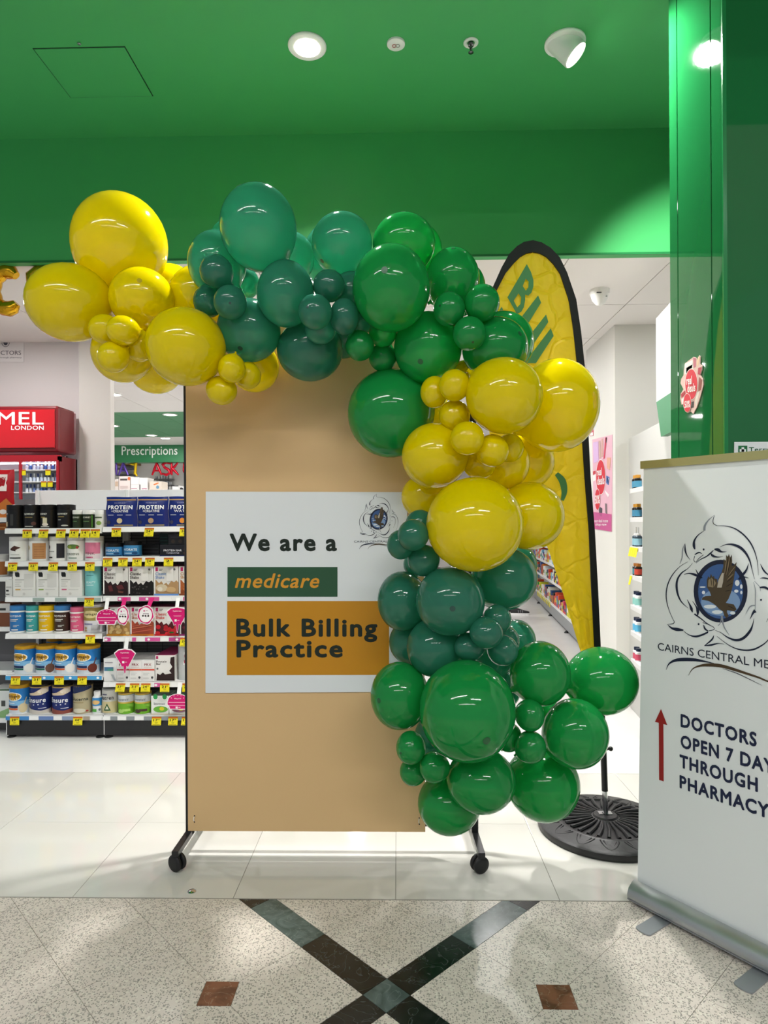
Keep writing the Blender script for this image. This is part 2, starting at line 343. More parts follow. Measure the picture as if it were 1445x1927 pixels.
# mall lamps behind the photographer: long ceiling strips
for i, (x, y, lx, ly) in enumerate(((-2.4, -1.3, 4.4, .14), (1.9, -2.4, 2.6, .14), (-.6, -4.8, 5.5, .14))):
    s_ = empty('strip_light', (x, y, 4.6), ('long ceiling strip lamp on the left behind the viewer', 'long ceiling strip lamp on the right behind the viewer', 'long ceiling strip lamp far behind the viewer')[i], 'lamp', 'mall strip lamps')
    part(MB().box(x - lx / 2 - .02, x + lx / 2 + .02, y - ly / 2 - .02, y + ly / 2 + .02, 4.55, 4.6, LAMPW), 'housing', s_)
    light('strip_lamp', 'AREA', (x, y, 4.54), MALL_W, s_, size=lx, size_y=ly, aim=(0, 0, -1))

# ------------------------------------------------------------------ shop interior shell
CS = 2.90
ce = struct(MB().box(-7, 4, Y2 + .05, 15, CS + .012, CS + .1, mat('ceiling_joint', 'b9b4ae', .8)), 'ceiling')
CGR = mat('green_ceiling_tile', '4c8f62', .6)
tmesh = {}
for k in range(-12, 5):
    for j in range(0, 12):
        x = .98 + .6 * k; y = 3.72 + .82 * j
        g_ = (-4.9 < x < -2.2 and 8.7 < y < 12.3) or (-6 < x < -3.4 and 8.0 < y < 8.9)
        g_ = x < -2.0 and 8.6 < y < 11.0
        key = 'g' if g_ else 'w'
        if key not in tmesh: tmesh[key] = MB().box(.003, .597, .003, .817, 0, .012, CGR if g_ else CEILW).build('ceiling_tile', parent=ce); o = tmesh[key]
        else: o = tmesh[key].copy(); COL.objects.link(o)
        o.location = (x, y, CS)
struct(MB().box(-7, 4, 15, 15.1, 0, CS, WHITE), 'wall_back'); struct(MB().box(-7.1, -7, Y2 + .05, 15, 0, CS, WHITE), 'wall_left'); struct(MB().box(3.6, 3.7, Y2 + .05, 15, 0, CS, WHITE), 'wall_right')
struct(MB().box(-7, -2.60, 5.30, 5.40, 0, CS, GREYW), 'wall_doctors')
a = P(149, 800, 5.2).x; b = P(215, 800, 5.2).x
struct(MB().box(a, b - .03, 5.2, 5.27, 0, CS, mat('column_white', 'd4cec9', .6)), 'wall_column')
# white box wall on the right with poster
xa = P(1157, 700, 5.0).x
struct(MB().box(xa, 3.6, 5.0, 5.75, 0, CS, mat('warm_white', 'dddcd6', .6)), 'wall_box')
# dispensary fascia at the back
YF = 12.2
q0 = P(100, 830, YF); q1 = P(520, 868, YF)
fa = struct(MB().box(-8.5 + 1.6, -1.2, YF, YF + .25, q1.z, CS, mat('fascia_green', '2c7a4d', .45)), 'wall_dispensary')
t0 = P(229, 858, YF); t1 = P(334, 839, YF)
tg = MB().text('Prescriptions', t0.x, t1.x, t0.z - .04, t1.z, lambda x, y, d=0: (x, YF - .004 - d, y), 'e9efe9', bold=.012)
tg.build('lettering', parent=fa)
ds = struct(MB().box(-6.8, -1.0, 13.4, 13.5, 0, CS, WHITE), 'wall_dispensary_back')

# shop downlights
def shop_light(x, y, label, vis=True):
    r = empty('ceiling_downlight', (x, y, CS), label, 'downlight', 'shop downlights')
    part(MB().lathe([(.1, 0), (.1, -.006), (.085, -.01), (.075, -.004)], 24, (x, y, CS), LAMPW), 'trim_ring', r)
    part(MB().lathe([(.075, -.005), (0, -.006)], 24, (x, y, CS), 'lamp_glow'), 'lens', r)
    light('shop_lamp', 'AREA', (x, y, CS - .012), STORE_W, r, size=.15, aim=(0, 0, -1), col=(1, .985, .97))
for px, py, lb in ((213, 742, 'shop downlight at the edge of the white column under yellow balloons'), (320, 780, 'largest bright downlight in the green back ceiling'), (285, 819, 'left one of two close downlights above the prescriptions sign'), (311, 824.5, 'right one of two close downlights above the prescriptions sign'), (212, 801, 'small bright downlight at the column edge in green ceiling')):
    q = PZ(px, py, CS); shop_light(q.x, q.y, lb)
LX = {-4.4: 'far left', -2.9: 'left', -2.0: 'left', -.6: 'middle', .9: 'right'}
for y, row in ((4.3, 'over the front shelves'), (6.3, 'over the second aisle'), (9.3, 'over the back aisle')):  # grid of unseen downlights added to light the shop interior
    for x in (-4.4, -2.0, -.6, .9):
        if y > 9 and x < -3: continue
        if y < 5 and x == -4.4: continue
        shop_light(x if not (y < 5 and x == -2.0) else -2.9, y, 'unseen added shop downlight %s, %s one' % (row, LX[x]))
for x, y, lb in ((2.6, 7.4, 'unseen added shop downlight above the right-hand medicine aisle'), (2.9, 4.3, 'unseen added shop downlight behind the green glass pillar'), (1.6, 10.5, 'unseen added shop downlight at the far end of the aisle')): shop_light(x, y, lb)  # more unseen downlights, put in to brighten the right-hand side
# security camera on the right-hand ceiling
pc = PZ(1128, 546, CS); sc_ = empty('security_camera', pc, 'white cone shaped security camera on white ceiling by the feather flag', 'camera')
part(MB().lathe([(.062, 0), (.062, -.02), (.058, -.03), (.0, -.03)], 28, pc, LAMPW), 'base', sc_)
part(MB().lathe([(.056, 0), (.05, .03), (.03, .062), (.012, .072), (0, .073)], 28, pc + Vector((0, 0, -.028)), LAMPW, axis=(.06, -.1, -1)), 'housing', sc_)
part(MB().box(-.03, .0, -.004, .004, -.003, .003, '44484a', xf=lambda x, y, z: (pc.x - .005 + x, pc.y - .054 + y, pc.z - .034 + z)), 'slot', sc_)
part(MB().ball(pc + Vector((.03, -.045, -.055)), .006, 'b0b4b4', 8), 'lens', sc_)

# ------------------------------------------------------------------ backdrop stand
BY = 2.745
xl = P(351, 1100, BY).x; xr = P(800, 1500, BY).x; zb = P(570, 1565, BY).z; ZT = 2.26
ul = P(356.5, 1400, 2.79).x; ur = P(893, 1540, 2.79).x
st = empty('backdrop_stand', ((ul + ur) / 2, 2.8, 0), 'tall beige backdrop board on a black wheeled frame behind the balloons', 'display stand')
part(MB().box(xl, xr, BY, BY + .012, zb, ZT, TAN), 'backdrop_board', st, bevel=.002)
for x in (ul, ur): part(MB().box(x - .014, x + .014, 2.775, 2.803, .07, ZT - .02, BLACK), 'upright', st, bevel=.002)
rz = P(806, 1551, 2.775).z
for z in (rz, 1.2, ZT - .04): part(MB().box(ul, ur, 2.778, 2.8, z - .012, z + .012, BLACK), 'crossbar', st, bevel=.002)
for x in (ul, ur):
    part(MB().box(x - .014, x + .014, 2.60, 3.05, .066, .09, mat('scuffed_black', '1c1c1e', .3, mott=.5, mscale=30), xf=lambda a, b, c: (a + (.006 if x > 0 else 0) * (2.8 - b) / .2, b, c)), 'leg', st, bevel=.002)
    for y in (2.635, 3.02):
        c = part(MB().lathe([(.012, .036), (.012, .066)], 14, (x, y, 0), BLACK).box(x - .012, x + .012, y - .014, y + .014, .04, .058, BLACK), 'caster', st, bevel=.002)
        axl = Vector((-.5 if x < 0 else .38, -.87, 0)).normalized()
        for s in (-1, 1):
            wv = MB().lathe([(.0, -.009), (.018, -.0095), (.029, -.0085), (.034, -.004), (.034, .004), (.029, .0085), (.018, .0095), (0, .009)], 26, Vector((x, y - .006, .034)) + axl * (.013 * s), RUB, axis=tuple(axl))
            part(wv, 'wheel', st).parent = c
for px, py in ((366, 1541), (789, 1545)):
    q = P(px, py, BY)
    part(MB().tube([q + Vector((0, .004, .012)), q + Vector((-.002, -.004, .006)), q + Vector((-.002, -.004, -.006)), q + Vector((0, .004, -.012))], .0018, 6, 'efece6').ball(q + Vector((0, -.001, .013)), .003, BLACK, 6).ball(q + Vector((0, -.001, -.013)), .003, BLACK, 6), 'cable_tie', st)

# printed sign on the board
SY = BY - .006
def sg(x, y, d=0):
    p = P(x, y, SY); return (p.x, SY - d, p.z)
sgn = empty('printed_sign', P(575, 1304, SY), 'square white printed sign with green and orange panels fixed on the beige board', 'sign')
part(MB().prism([(387, 925), (766, 926), (766, 1302), (386.5, 1304)][::-1], sg, -.005, 0, SIGNW), 'sheet', sgn)
part(MB().prism([(428, 1067), (635, 1067), (635, 1123), (428, 1123)], sg, 0, .0006, '2b5339'), 'green_panel', sgn)
part(MB().prism([(427.5, 1131), (732, 1131), (732, 1270), (427, 1270.5)], sg, 0, .0006, 'c5881c'), 'orange_panel', sgn)
IK = '18241c'
part(MB().text('We are a', 432, 634, 1037.5, 1004, sg, IK, bold=.042, d=.0012), 'lettering', sgn)
part(MB().text('medicare', 442, 601, 1106.5, 1079, sg, 'd9962b', bold=.022, shear=.25, d=.0012), 'lettering', sgn)
part(MB().text('Bulk Billing', 444.5, 710, 1208.5, 1164, sg, IK, bold=.042, d=.0012), 'lettering', sgn)
part(MB().text('Practice', 445, 645, 1237.5, 1204, sg, IK, bold=.042, d=.0012), 'lettering', sgn)

NAVY, GRY, BRN = '1b2238', '8d939c', '4a3a28'
LOGO = [
 ([(500, 225), (505, 170), (545, 110), (610, 55)], [26, 22, 12, 2], GRY), ([(610, 58), (595, 110), (602, 150), (640, 170)], [3, 6, 7, 5], NAVY),
 ([(640, 170), (740, 175), (830, 200), (920, 260), (1000, 350), (1050, 450), (1080, 560), (1095, 715)], [4, 8, 12, 16, 16, 12, 7, 3], NAVY),
 ([(495, 228), (430, 275), (390, 335), (385, 390), (395, 430)], [4, 10, 20, 28, 14], NAVY), ([(395, 488), (440, 465), (475, 480)], [10, 14, 3], NAVY),
 ([(392, 505), (385, 550), (405, 570), (440, 530), (490, 490)], 6, NAVY), ([(410, 582), (450, 545), (520, 510), (570, 470), (600, 440)], [4, 7, 12, 14, 6], NAVY),
 ([(570, 470), (590, 500), (640, 515), (705, 510)], [4, 26, 12, 2], NAVY), ([(610, 430), (650, 436), (690, 458), (745, 455)], [14, 36, 16, 2], NAVY),
 ([(670, 405), (740, 377), (820, 380), (900, 415), (960, 480), (1000, 560), (1020, 640), (1050, 760)], [3, 10, 24, 30, 24, 16, 8, 3], NAVY),
 ([(345, 545), (310, 500), (290, 440), (288, 365)], [3, 10, 18, 2], NAVY), ([(230, 590), (255, 520), (262, 430), (285, 370)], [6, 12, 12, 2], GRY),
 ([(320, 565), (230, 620), (150, 710), (100, 810), (80, 920), (90, 1020), (120, 1120), (165, 1220)], [3, 5, 10, 12, 12, 9, 6, 5], NAVY),
 ([(168, 1215), (160, 1245), (95, 1255)], [5, 8, 3], NAVY), ([(95, 1255), (140, 1295), (200, 1310), (270, 1318)], [3, 20, 36, 14], NAVY),
 ([(370, 580), (320, 640), (250, 690), (205, 760), (195, 840), (210, 930), (250, 1010), (320, 1075)], [3, 5, 14, 20, 24, 20, 12, 3], NAVY),
 ([(275, 1330), (330, 1370), (400, 1388), (470, 1372), (540, 1340)], [5, 8, 20, 20, 18], NAVY), ([(490, 1260), (508, 1305), (545, 1330)], [6, 20, 6], NAVY),
 ([(480, 1235), (540, 1255), (600, 1285), (603, 1312), (550, 1325)], 6, NAVY), ([(310, 980), (340, 1040), (358, 1085), (370, 1122)], [3, 16, 30, 6], NAVY),
 ([(370, 1000), (410, 1060), (428, 1110), (425, 1160)], [3, 14, 32, 8], NAVY), ([(390, 1140), (460, 1190), (530, 1245), (605, 1285)], [16, 12, 8, 3], NAVY),
 ([(275, 705), (340, 695), (410, 715), (480, 745)], [3, 14, 26, 4], NAVY), ([(405, 650), (430, 700), (470, 745)], [3, 16, 20], NAVY),
 ([(985, 585), (965, 650), (930, 700), (870, 760)], [3, 18, 26, 6], NAVY), ([(985, 745), (930, 735), (880, 760)], [3, 16, 20], NAVY),
 ([(620, 1320), (680, 1345), (760, 1400), (850, 1428), (930, 1405), (1000, 1330), (1030, 1260), (1045, 1190)], [3, 5, 14, 26, 30, 26, 12, 3], NAVY),
 ([(640, 1385), (720, 1450), (820, 1510), (930, 1538), (1040, 1530), (1140, 1480), (1197, 1430), (1280, 1330), (1330, 1200)], [3, 6, 10, 16, 18, 14, 10, 6, 3], NAVY),
 ([(605, 1375), (580, 1425), (500, 1490)], [4, 18, 6], NAVY), ([(500, 1490), (580, 1480), (650, 1465), (720, 1472)], [6, 20, 8, 2], NAVY),
 ([(690, 1160), (715, 1280), (775, 1375)], [22, 14, 3], GRY), ([(688, 1165), (675, 1240), (650, 1268)], [6, 8, 8], GRY),
 ([(1040, 790), (1060, 880), (1060, 1000), (1060, 1100)], [4, 10, 8, 4], GRY), ([(1050, 780), (1105, 840), (1115, 890)], [4, 8, 4], GRY),
 ([(1000, 1200), (1035, 1130), (1060, 1105)], [4, 22, 44], NAVY), ([(955, 1140), (1000, 1060), (1060, 1045)], [4, 12, 10], GRY),
 ([(1115, 590), (1150, 660), (1197, 705), (1250, 720)], [3, 18, 12, 3], NAVY), ([(1110, 750), (1160, 745), (1230, 770), (1300, 850), (1340, 960), (1350, 1080), (1330, 1200)], [3, 14, 12, 12, 14, 10, 5], NAVY),
 ([(1110, 850), (1170, 850), (1230, 900), (1250, 1000), (1230, 1120), (1180, 1230)], [14, 24, 14, 10, 8, 3], NAVY),
 ([(80, 1755), (110, 1690), (180, 1650), (280, 1640), (400, 1645), (520, 1665), (605, 1682)], [3, 14, 30, 38, 32, 16, 3], NAVY),
 ([(325, 1815), (370, 1745), (450, 1710), (560, 1700), (680, 1710), (800, 1742), (950, 1790), (1100, 1840), (1197, 1880), (1400, 1930)], [3, 10, 22, 36, 36, 32, 26, 20, 16, 3], BRN),
 ([(700, 1740), (850, 1790), (1000, 1860), (1130, 1925)], [3, 8, 6, 2], NAVY)]
BIRD = [(470, 985), (480, 958), (515, 945), (575, 940), (560, 900), (528, 845), (527, 765), (545, 725), (560, 745), (572, 700), (590, 735), (605, 720), (612, 750), (642, 760), (640, 800), (668, 720), (692, 680), (708, 620), (712, 535), (735, 560), (740, 490), (758, 520), (768, 480), (784, 520), (800, 488), (805, 560), (800, 610), (820, 610), (855, 572), (840, 650), (832, 700), (822, 770), (812, 830), (795, 900), (765, 975), (735, 1018), (780, 1028), (822, 1035), (855, 1090), (832, 1112), (790, 1105), (752, 1098), (748, 1120), (768, 1165), (740, 1185), (718, 1160), (705, 1112), (660, 1085), (628, 1048), (590, 1022), (545, 997), (495, 988)]
def draw_logo(xf, root, k=1.0):
    m = MB()
    n = 40; o_ = ell(677, 890, 296, 345, n); i_ = ell(677, 893, 247, 300, n)
    m.add([xf(*a, .0006) for a in o_] + [xf(*a, .0006) for a in i_], [(i, (i + 1) % n, n + (i + 1) % n, n + i) for i in range(n)], '20263c')
    part(m, 'ring', root)
    lo = [(x, y) for x, y in i_ if y >= 1010]; hi = [(x, y) for x, y in i_ if y <= 1010]
    m = MB(); m.add([xf(*a, .0005) for a in i_], [tuple(range(n))], '3f5f95'); lo.sort(); 
    m.add([xf(*a, .0007) for a in ell(677, 1010, 215, 150)], [tuple(range(28))], '7f9cc4')
    for cx, cy, rx, ry in ((860, 800, 26, 34), (905, 840, 14, 26), (850, 890, 24, 18), (905, 905, 12, 20), (480, 845, 34, 7), (490, 905, 18, 20), (560, 1060, 70, 22), (640, 1120, 60, 22), (810, 1130, 30, 18)):
        m.add([xf(*a, .0008) for a in ell(cx, cy, rx, ry, 10)], [tuple(range(10))], 'dfe5ec')
    part(m, 'sky_disc', root)
    m = MB(); m.add([xf(*a, .0012) for a in BIRD], [tuple(range(len(BIRD)))], '4d4131')
    m.add([xf(*a, .0014) for a in [(640, 850), (655, 770), (695, 690), (715, 690), (705, 790), (690, 850)]], [tuple(range(6))], 'b9b0a2')
    m.add([xf(*a, .0014) for a in [(540, 840), (545, 770), (575, 740), (610, 770), (630, 800), (600, 850)]], [tuple(range(6))], '8a7a60')
    for a, b in (((760, 500), (735, 700)), ((795, 510), (750, 720)), ((830, 640), (760, 740)), ((815, 730), (750, 790)), ((810, 800), (740, 840)), ((790, 880), (730, 890)), ((570, 720), (580, 830)), ((600, 745), (600, 850)), ((760, 1050), (840, 1090))):
        stroke([a, ((a[0] + b[0]) / 2, (a[1] + b[1]) / 2), b], [3, 7, 3], xf, m, '1d1710', d=.0016, per=2)
    for a, b in (((748, 520), (722, 700)), ((780, 510), (744, 710)), ((838, 620), (765, 720)), ((820, 700), (752, 765))):
        stroke([a, ((a[0] + b[0]) / 2, (a[1] + b[1]) / 2), b], [4, 12, 4], xf, m, '86745a', d=.0015, per=2)
    part(m, 'eagle', root)
    m = MB()
    for pts, ws, c in LOGO: stroke(pts, ws, xf, m, c, d=.0012)
    for cx, cy in ((492, 432), (437, 1252), (1122, 985)): m.add([xf(*a, .0012) for a in ell(cx, cy, 10, 12, 10)], [tuple(range(10))], NAVY)
    part(m, 'dolphins', root)

# ------------------------------------------------------------------ roll-up banner on the right
BD = Vector((.59, -.807, 0)).normalized(); BN = Vector((BD.y, -BD.x, 0)); B0 = Vector((.885, 2.44, 0))
def onb(px, py, d=0):
    r = ray(px, py); t = (B0 - CAM).dot(BN) / r.dot(BN); return CAM + r * t + BN * d
def bst(px, py):
    q = onb(px, py) - B0; return q.dot(BD), q.z
def bxy(s, z, d=0): return B0 + BD * s + Vector((0, 0, z)) + BN * d
s0t, zt = bst(1211, 876); s0b, zbm = bst(1199.5, 1652); WB = .85
ru = empty('roll_up_banner', B0 + BD * .42, 'white roll-up banner stand with dolphin and eagle logo and dark blue lettering', 'banner')
cv = part(MB().prism([(s0b, .05), (s0b + WB, .05), (s0t + WB, zt), (s0t, zt)], bxy, -.0012, 0, mat('banner_vinyl', 'dfe3e3', .42)), 'canvas', ru)
part(MB().prism([(s0t - .01, zt - .012), (s0t + WB + .01, zt - .012), (s0t + WB + .01, zt + .016), (s0t - .01, zt + .016)], bxy, -.008, .006, mat('rail_gold', 'b9b27c', .35, metal=.6)), 'top_rail', ru, bevel=.002)
prof = [(-.06, .0), (.05, .0), (.066, .012), (.07, .035), (.058, .06), (.03, .078), (.012, .082), (.010, .07), (-.01, .07), (-.03, .08), (-.055, .06), (-.068, .03)]
prof = [(d_ * .8, z_ * .86) for d_, z_ in prof]; m = MB(); N_ = len(prof); e0, e1 = s0b - .006, s0b + WB + .014
va = [bxy(e0, .006 + z, d) for d, z in prof]; vb = [bxy(e1, .006 + z, d) for d, z in prof]
m.add(va + vb, [(i, (i + 1) % N_, N_ + (i + 1) % N_, N_ + i) for i in range(N_)], mat('brushed_silver', 'b4b7ba', .4, metal=.9), True); m.add(va, [tuple(range(N_))], mat('end_cap', 'a8abae', .3, metal=.5)); m.add(vb, [tuple(range(N_ - 1, -1, -1))], 'end_cap')
part(m, 'cassette', ru)
part(MB().add([bxy(e, z, .0552) for e, z in ((e0, .018), (e1, .018), (e1, .022), (e0, .022))], [(0, 1, 2, 3)], '7d8084'), 'groove', ru)
for px, py in ((1262, 1722), (1424, 1840)):
    s = bst(px, py - 20)[0] if False else None
    q = PZ(px, py, 0); s = (q - B0).dot(BD)
    pl_ = [(s - .028, -.05), (s + .028, -.05)] + [(s + .028 * math.cos(a), .155 + .012 * math.sin(a)) for a in [i * math.pi / 8 for i in range(9)]]
    part(MB().prism(pl_, lambda a, b, d=0: B0 + BD * a + BN * b + Vector((0, 0, d)), .0008, .005, mat('foot_grey', '93989b', .35, metal=.4)), 'foot', ru, bevel=.001)
lz = lambda x, y, d=0: onb(1240 + x / 5.839, 960 + y / 5.839, d)
draw_logo(lz, ru)
def btext(body, pl, pr_, y0, h, c, bold=.02, d=.0012):
    """text whose baseline runs horizontally on the canvas from photo pixel pl to the column pr_"""
    sa, za = bst(*pl); sb, _ = bst(pr_, pl[1]); return MB().text(body, sa, sb, za, za + h, bxy, c, bold=bold, d=d)
def bline(body, xa, ya, xb, h, bold):
    sa, za = bst(xa, ya); sb = bst(xb, ya)[0]; part(MB().text(body, sa, sb, za, za + h, bxy, '1c2440', bold=bold, d=.0012), 'lettering', ru)
sx0, zx0 = bst(1238, 1220); sx1 = bst(1428, 1258)[0]; k = (sx1 - sx0)
part(MB().text('CAIRNS CENTRAL MEDICAL', sx0, sx0 + k * 1.42, zx0 - .006, zx0 + .021, bxy, '232838', bold=.0, d=.0012), 'lettering', ru)
bline('DOCTORS', 1281, 1368, 1424, .047, .042)
bline('OPEN 7 DAYS', 1281, 1407, 1473, .047, .042)
bline('THROUGH', 1279, 1444, 1426, .047, .042)
bline('PHARMACY', 1279, 1483, 1447, .047, .042)
s1, z1 = bst(1244, 1334); s2, z2 = bst(1242, 1468); hw = .009
part(MB().add([bxy(s, z, .0012) for s, z in ((s1, z1), (s1 - .024, z1 - .052), (s1 - hw, z1 - .052), (s1 - hw, z2), (s1 + hw, z2), (s1 + hw, z1 - .052), (s1 + .024, z1 - .052))], [(0, 1, 2, 3, 4, 5, 6)], '93201f'), 'arrow', ru)

# logo on the printed sign (same mark, smaller): ring centre at (713, 977)
lo0 = bst(1240 + 677 / 5.839, 960 + 890 / 5.839); c0 = P(713, 977, SY); KS = .0446 / .1056
def sl(x, y, d=0):
    a, b = bst(1240 + x / 5.839, 960 + y / 5.839); return (c0.x + (a - lo0[0]) * KS, SY - d, c0.z + (b - lo0[1]) * KS)
draw_logo(sl, sgn)
a = P(666, 1021, SY); part(MB().text('CAIRNS CENTRAL MEDICAL', a.x, a.x + .218, a.z, a.z + .008, lambda x, y, d=0: (x, SY - d, y), '3a3f4c', d=.0012), 'lettering', sgn)

# ------------------------------------------------------------------ feather flag
FY = 3.0
fb = P(1139, 1560, FY); fb.z = 0
ff = empty('feather_flag', (fb.x, FY, 0), 'yellow feather flag with black edge and green lettering on a weighted pole', 'flag')
def fp(x, y, d=0):
    q = P(x, y, FY); return Vector((q.x, FY - d, q.z))
rows = [(476, 998, 1006), (479, 985, 1016), (484, 972, 1026), (492, 962, 1035), (502, 954, 1043), (515, 946, 1052), (530, 938, 1058), (545, 932, 1063), (565, 925, 1069), (600, 915, 1075), (650, 906, 1081), (690, 903, 1085), (760, 906, 1090), (850, 930, 1096), (900, 952, 1099), (950, 980, 1103), (1000, 1012, 1107), (1030, 1030, 1108), (1080, 1047, 1110), (1120, 1060, 1112), (1170, 1075, 1115), (1226, 1092, 1118), (1262, 1104, 1120)]
def frow(y):
    for a, b in zip(rows, rows[1:]):
        if a[0] <= y <= b[0]: t = (y - a[0]) / (b[0] - a[0]); return a[1] + (b[1] - a[1]) * t, a[2] + (b[2] - a[2]) * t
ys = [476, 477.5, 479, 481, 484, 488, 492, 497, 502, 508] + list(range(515, 1263, 9)); m = MB(); vs = []; K = 16
def rip(u, y):
    lo = max(0, (y - 850) / 400); return .006 * math.sin(u * 9 + y * .021) * (.3 + lo) + .005 * lo * math.sin(u * 14 - y * .03) + .0025 * math.sin(u * 23 + y * .06)
for y in ys:
    a, b = frow(y)
    for k in range(K + 1):
        u = k / K; vs.append(fp(a + (b - a) * u, y, rip(u, y) * min(1, 4 * u, 4 * (1 - u)) + .004))
m.add(vs, [(j * (K + 1) + k, j * (K + 1) + k + 1, (j + 1) * (K + 1) + k + 1, (j + 1) * (K + 1) + k) for j in range(len(ys) - 1) for k in range(K)], mat('flag_fabric', 'e6c41c', .55, bump=.9, bscale=16), True)
fm = MATS['flag_fabric'].node_tree; tl = fm.nodes.new('ShaderNodeBsdfTranslucent'); tl.inputs[0].default_value = rgb('e6c41c'); mxs = fm.nodes.new('ShaderNodeMixShader'); mxs.inputs[0].default_value = .3
fm.links.new(fm.nodes['Principled BSDF'].outputs[0], mxs.inputs[1]); fm.links.new(tl.outputs[0], mxs.inputs[2]); fm.links.new(mxs.outputs[0], fm.nodes['Material Output'].inputs[0])
tcn = fm.nodes.new('ShaderNodeTexCoord'); vor = fm.nodes.new('ShaderNodeTexVoronoi'); vor.feature = 'DISTANCE_TO_EDGE'; vor.inputs['Scale'].default_value = 7.5
nz = fm.nodes.new('ShaderNodeTexNoise'); nz.inputs['Scale'].default_value = 6; vmx = fm.nodes.new('ShaderNodeMix'); vmx.data_type = 'VECTOR'; vmx.inputs[0].default_value = .12
fm.links.new(tcn.outputs['Object'], nz.inputs['Vector']); fm.links.new(tcn.outputs['Object'], vmx.inputs[4]); fm.links.new(nz.outputs['Color'], vmx.inputs[5]); fm.links.new(vmx.outputs[1], vor.inputs['Vector'])
vr = fm.nodes.new('ShaderNodeMapRange'); vr.inputs[2].default_value = .07; fm.links.new(vor.outputs['Distance'], vr.inputs[0])
vb2 = fm.nodes.new('ShaderNodeBump'); vb2.inputs['Strength'].default_value = .55; vb2.inputs['Distance'].default_value = .012; fm.links.new(vr.outputs[0], vb2.inputs['Height'])
for nd in fm.nodes:
    if nd.type == 'BUMP' and nd != vb2: fm.links.new(vb2.outputs[0], nd.inputs['Normal'])
part(m, 'fabric', ff)
outer = [(1132, 1262), (1129, 1218), (1124, 1110), (1118, 1000), (1110, 900), (1103, 760), (1099, 690), (1092, 625), (1083, 565), (1066, 515), (1052, 486), (1035, 468), (1018, 458), (1002, 454), (985, 457), (972, 465), (957, 480), (943, 505), (925, 545), (910, 600), (900, 650), (897, 700)]
inner = [(1120, 1262), (1117, 1218), (1112, 1110), (1107, 1000), (1099, 900), (1090, 760), (1085, 690), (1078, 622), (1069, 565), (1053, 517), (1040, 498), (1027, 485), (1014, 478), (1002, 476), (990, 478), (978, 485), (966, 497), (951, 515), (933, 550), (918, 602), (909, 650), (905, 700)]
n = len(outer); m = MB(); vs = [fp(*a, .012) for a in outer] + [fp(*a, .012) for a in inner] + [fp(*a, -.012) for a in outer] + [fp(*a, -.012) for a in inner]
fs = []
for i in range(n - 1): fs += [(i, i + 1, n + i + 1, n + i), (2 * n + i, 3 * n + i, 3 * n + i + 1, 2 * n + i + 1), (i, 2 * n + i, 2 * n + i + 1, i + 1), (n + i, n + i + 1, 3 * n + i + 1, 3 * n + i)]
fs += [(0, n, 3 * n, 2 * n), (n - 1, 3 * n - 1, 4 * n - 1, 2 * n - 1)]
part(m.add(vs, fs, mat('sleeve_black', '0c0c0d', .7)), 'sleeve', ff)
zf = lambda x, y, d=0: fp(900 + x / 4.014, 440 + y / 4.014, d + .018)
m = MB()
Bo = [(360, 240), (392, 300), (410, 360), (410, 410), (395, 455), (372, 478), (348, 470), (348, 510), (338, 565), (318, 600), (285, 615), (215, 490)]
h1 = [(352, 350), (374, 372), (372, 415), (352, 440), (330, 405)]; h2 = [(298, 460), (318, 490), (312, 540), (288, 565), (262, 515)]
FG = mat('flag_green', '4a8a52', .6)
bv = Bo + h1 + h2; m.add([zf(*a) for a in bv], [tuple(t) for t in tessellate_polygon([[Vector((x, y, 0)) for x, y in L] for L in (Bo, h1, h2)])], FG)
for poly in ([(445, 475), (468, 530), (375, 680), (318, 640)], [(505, 618), (522, 675), (418, 830), (372, 790), (390, 765)], [(540, 722), (562, 780), (428, 985), (360, 985), (330, 1000)], [(172, 560), (190, 600), (150, 650), (140, 610)]):
    m.add([zf(*a) for a in poly], [tuple(range(len(poly)))], FG)
stroke([(1045, 892), (1056, 905), (1060, 925), (1056, 942)], [8, 13, 11, 6], lambda x, y, d=0: fp(x, y, .018), m, 'flag_green')
part(m, 'lettering', ff)
pp = [fp(1124, 1240), fp(1128, 1300), fp(1132.5, 1345), fp(1136, 1430), fp(1138, 1488)]
part(MB().tube(pp, [.013, .013, .014, .014, .014], 14, BLACK), 'pole', ff)
part(MB().tube([fp(1137.5, 1484), fp(1139.5, 1534)], .0125, 14, CHROME), 'pole_joint', ff)
part(MB().tube([fp(1139.5, 1530), Vector((fb.x, FY, .05))], .0165, 14, BLACK), 'socket', ff)
part(MB().tube([fp(1136, 1412), fp(1147, 1408)], .006, 10, BLACK).ball(fp(1149, 1409), .011, BLACK, 10), 'knob', ff)
c_ = Vector((fb.x, FY, 0))
LOT = mat('cast_black', '18181a', .42, bump=.15, bscale=40)
part(MB().lathe([(.296, 0), (.302, .01), (.30, .03), (.285, .042), (.22, .05), (.215, .054), (.205, .054), (.20, .046), (.10, .052), (.055, .062), (.05, .07), (.03, .072), (.0, .072)], 72, c_, LOT), 'base_disc', ff)
m = MB()
for i in range(28):
    a = 2 * math.pi * i / 28; e = Vector((math.cos(a), math.sin(a), 0)); t = Vector((-e.y, e.x, 0))
    m.tube([c_ + e * .062 + Vector((0, 0, .062)), c_ + e * .13 + Vector((0, 0, .058)) + t * .006, c_ + e * .196 + Vector((0, 0, .05))], [.004, .006, .009], 6, LOT)
part(m, 'ribs', ff)
m = MB()
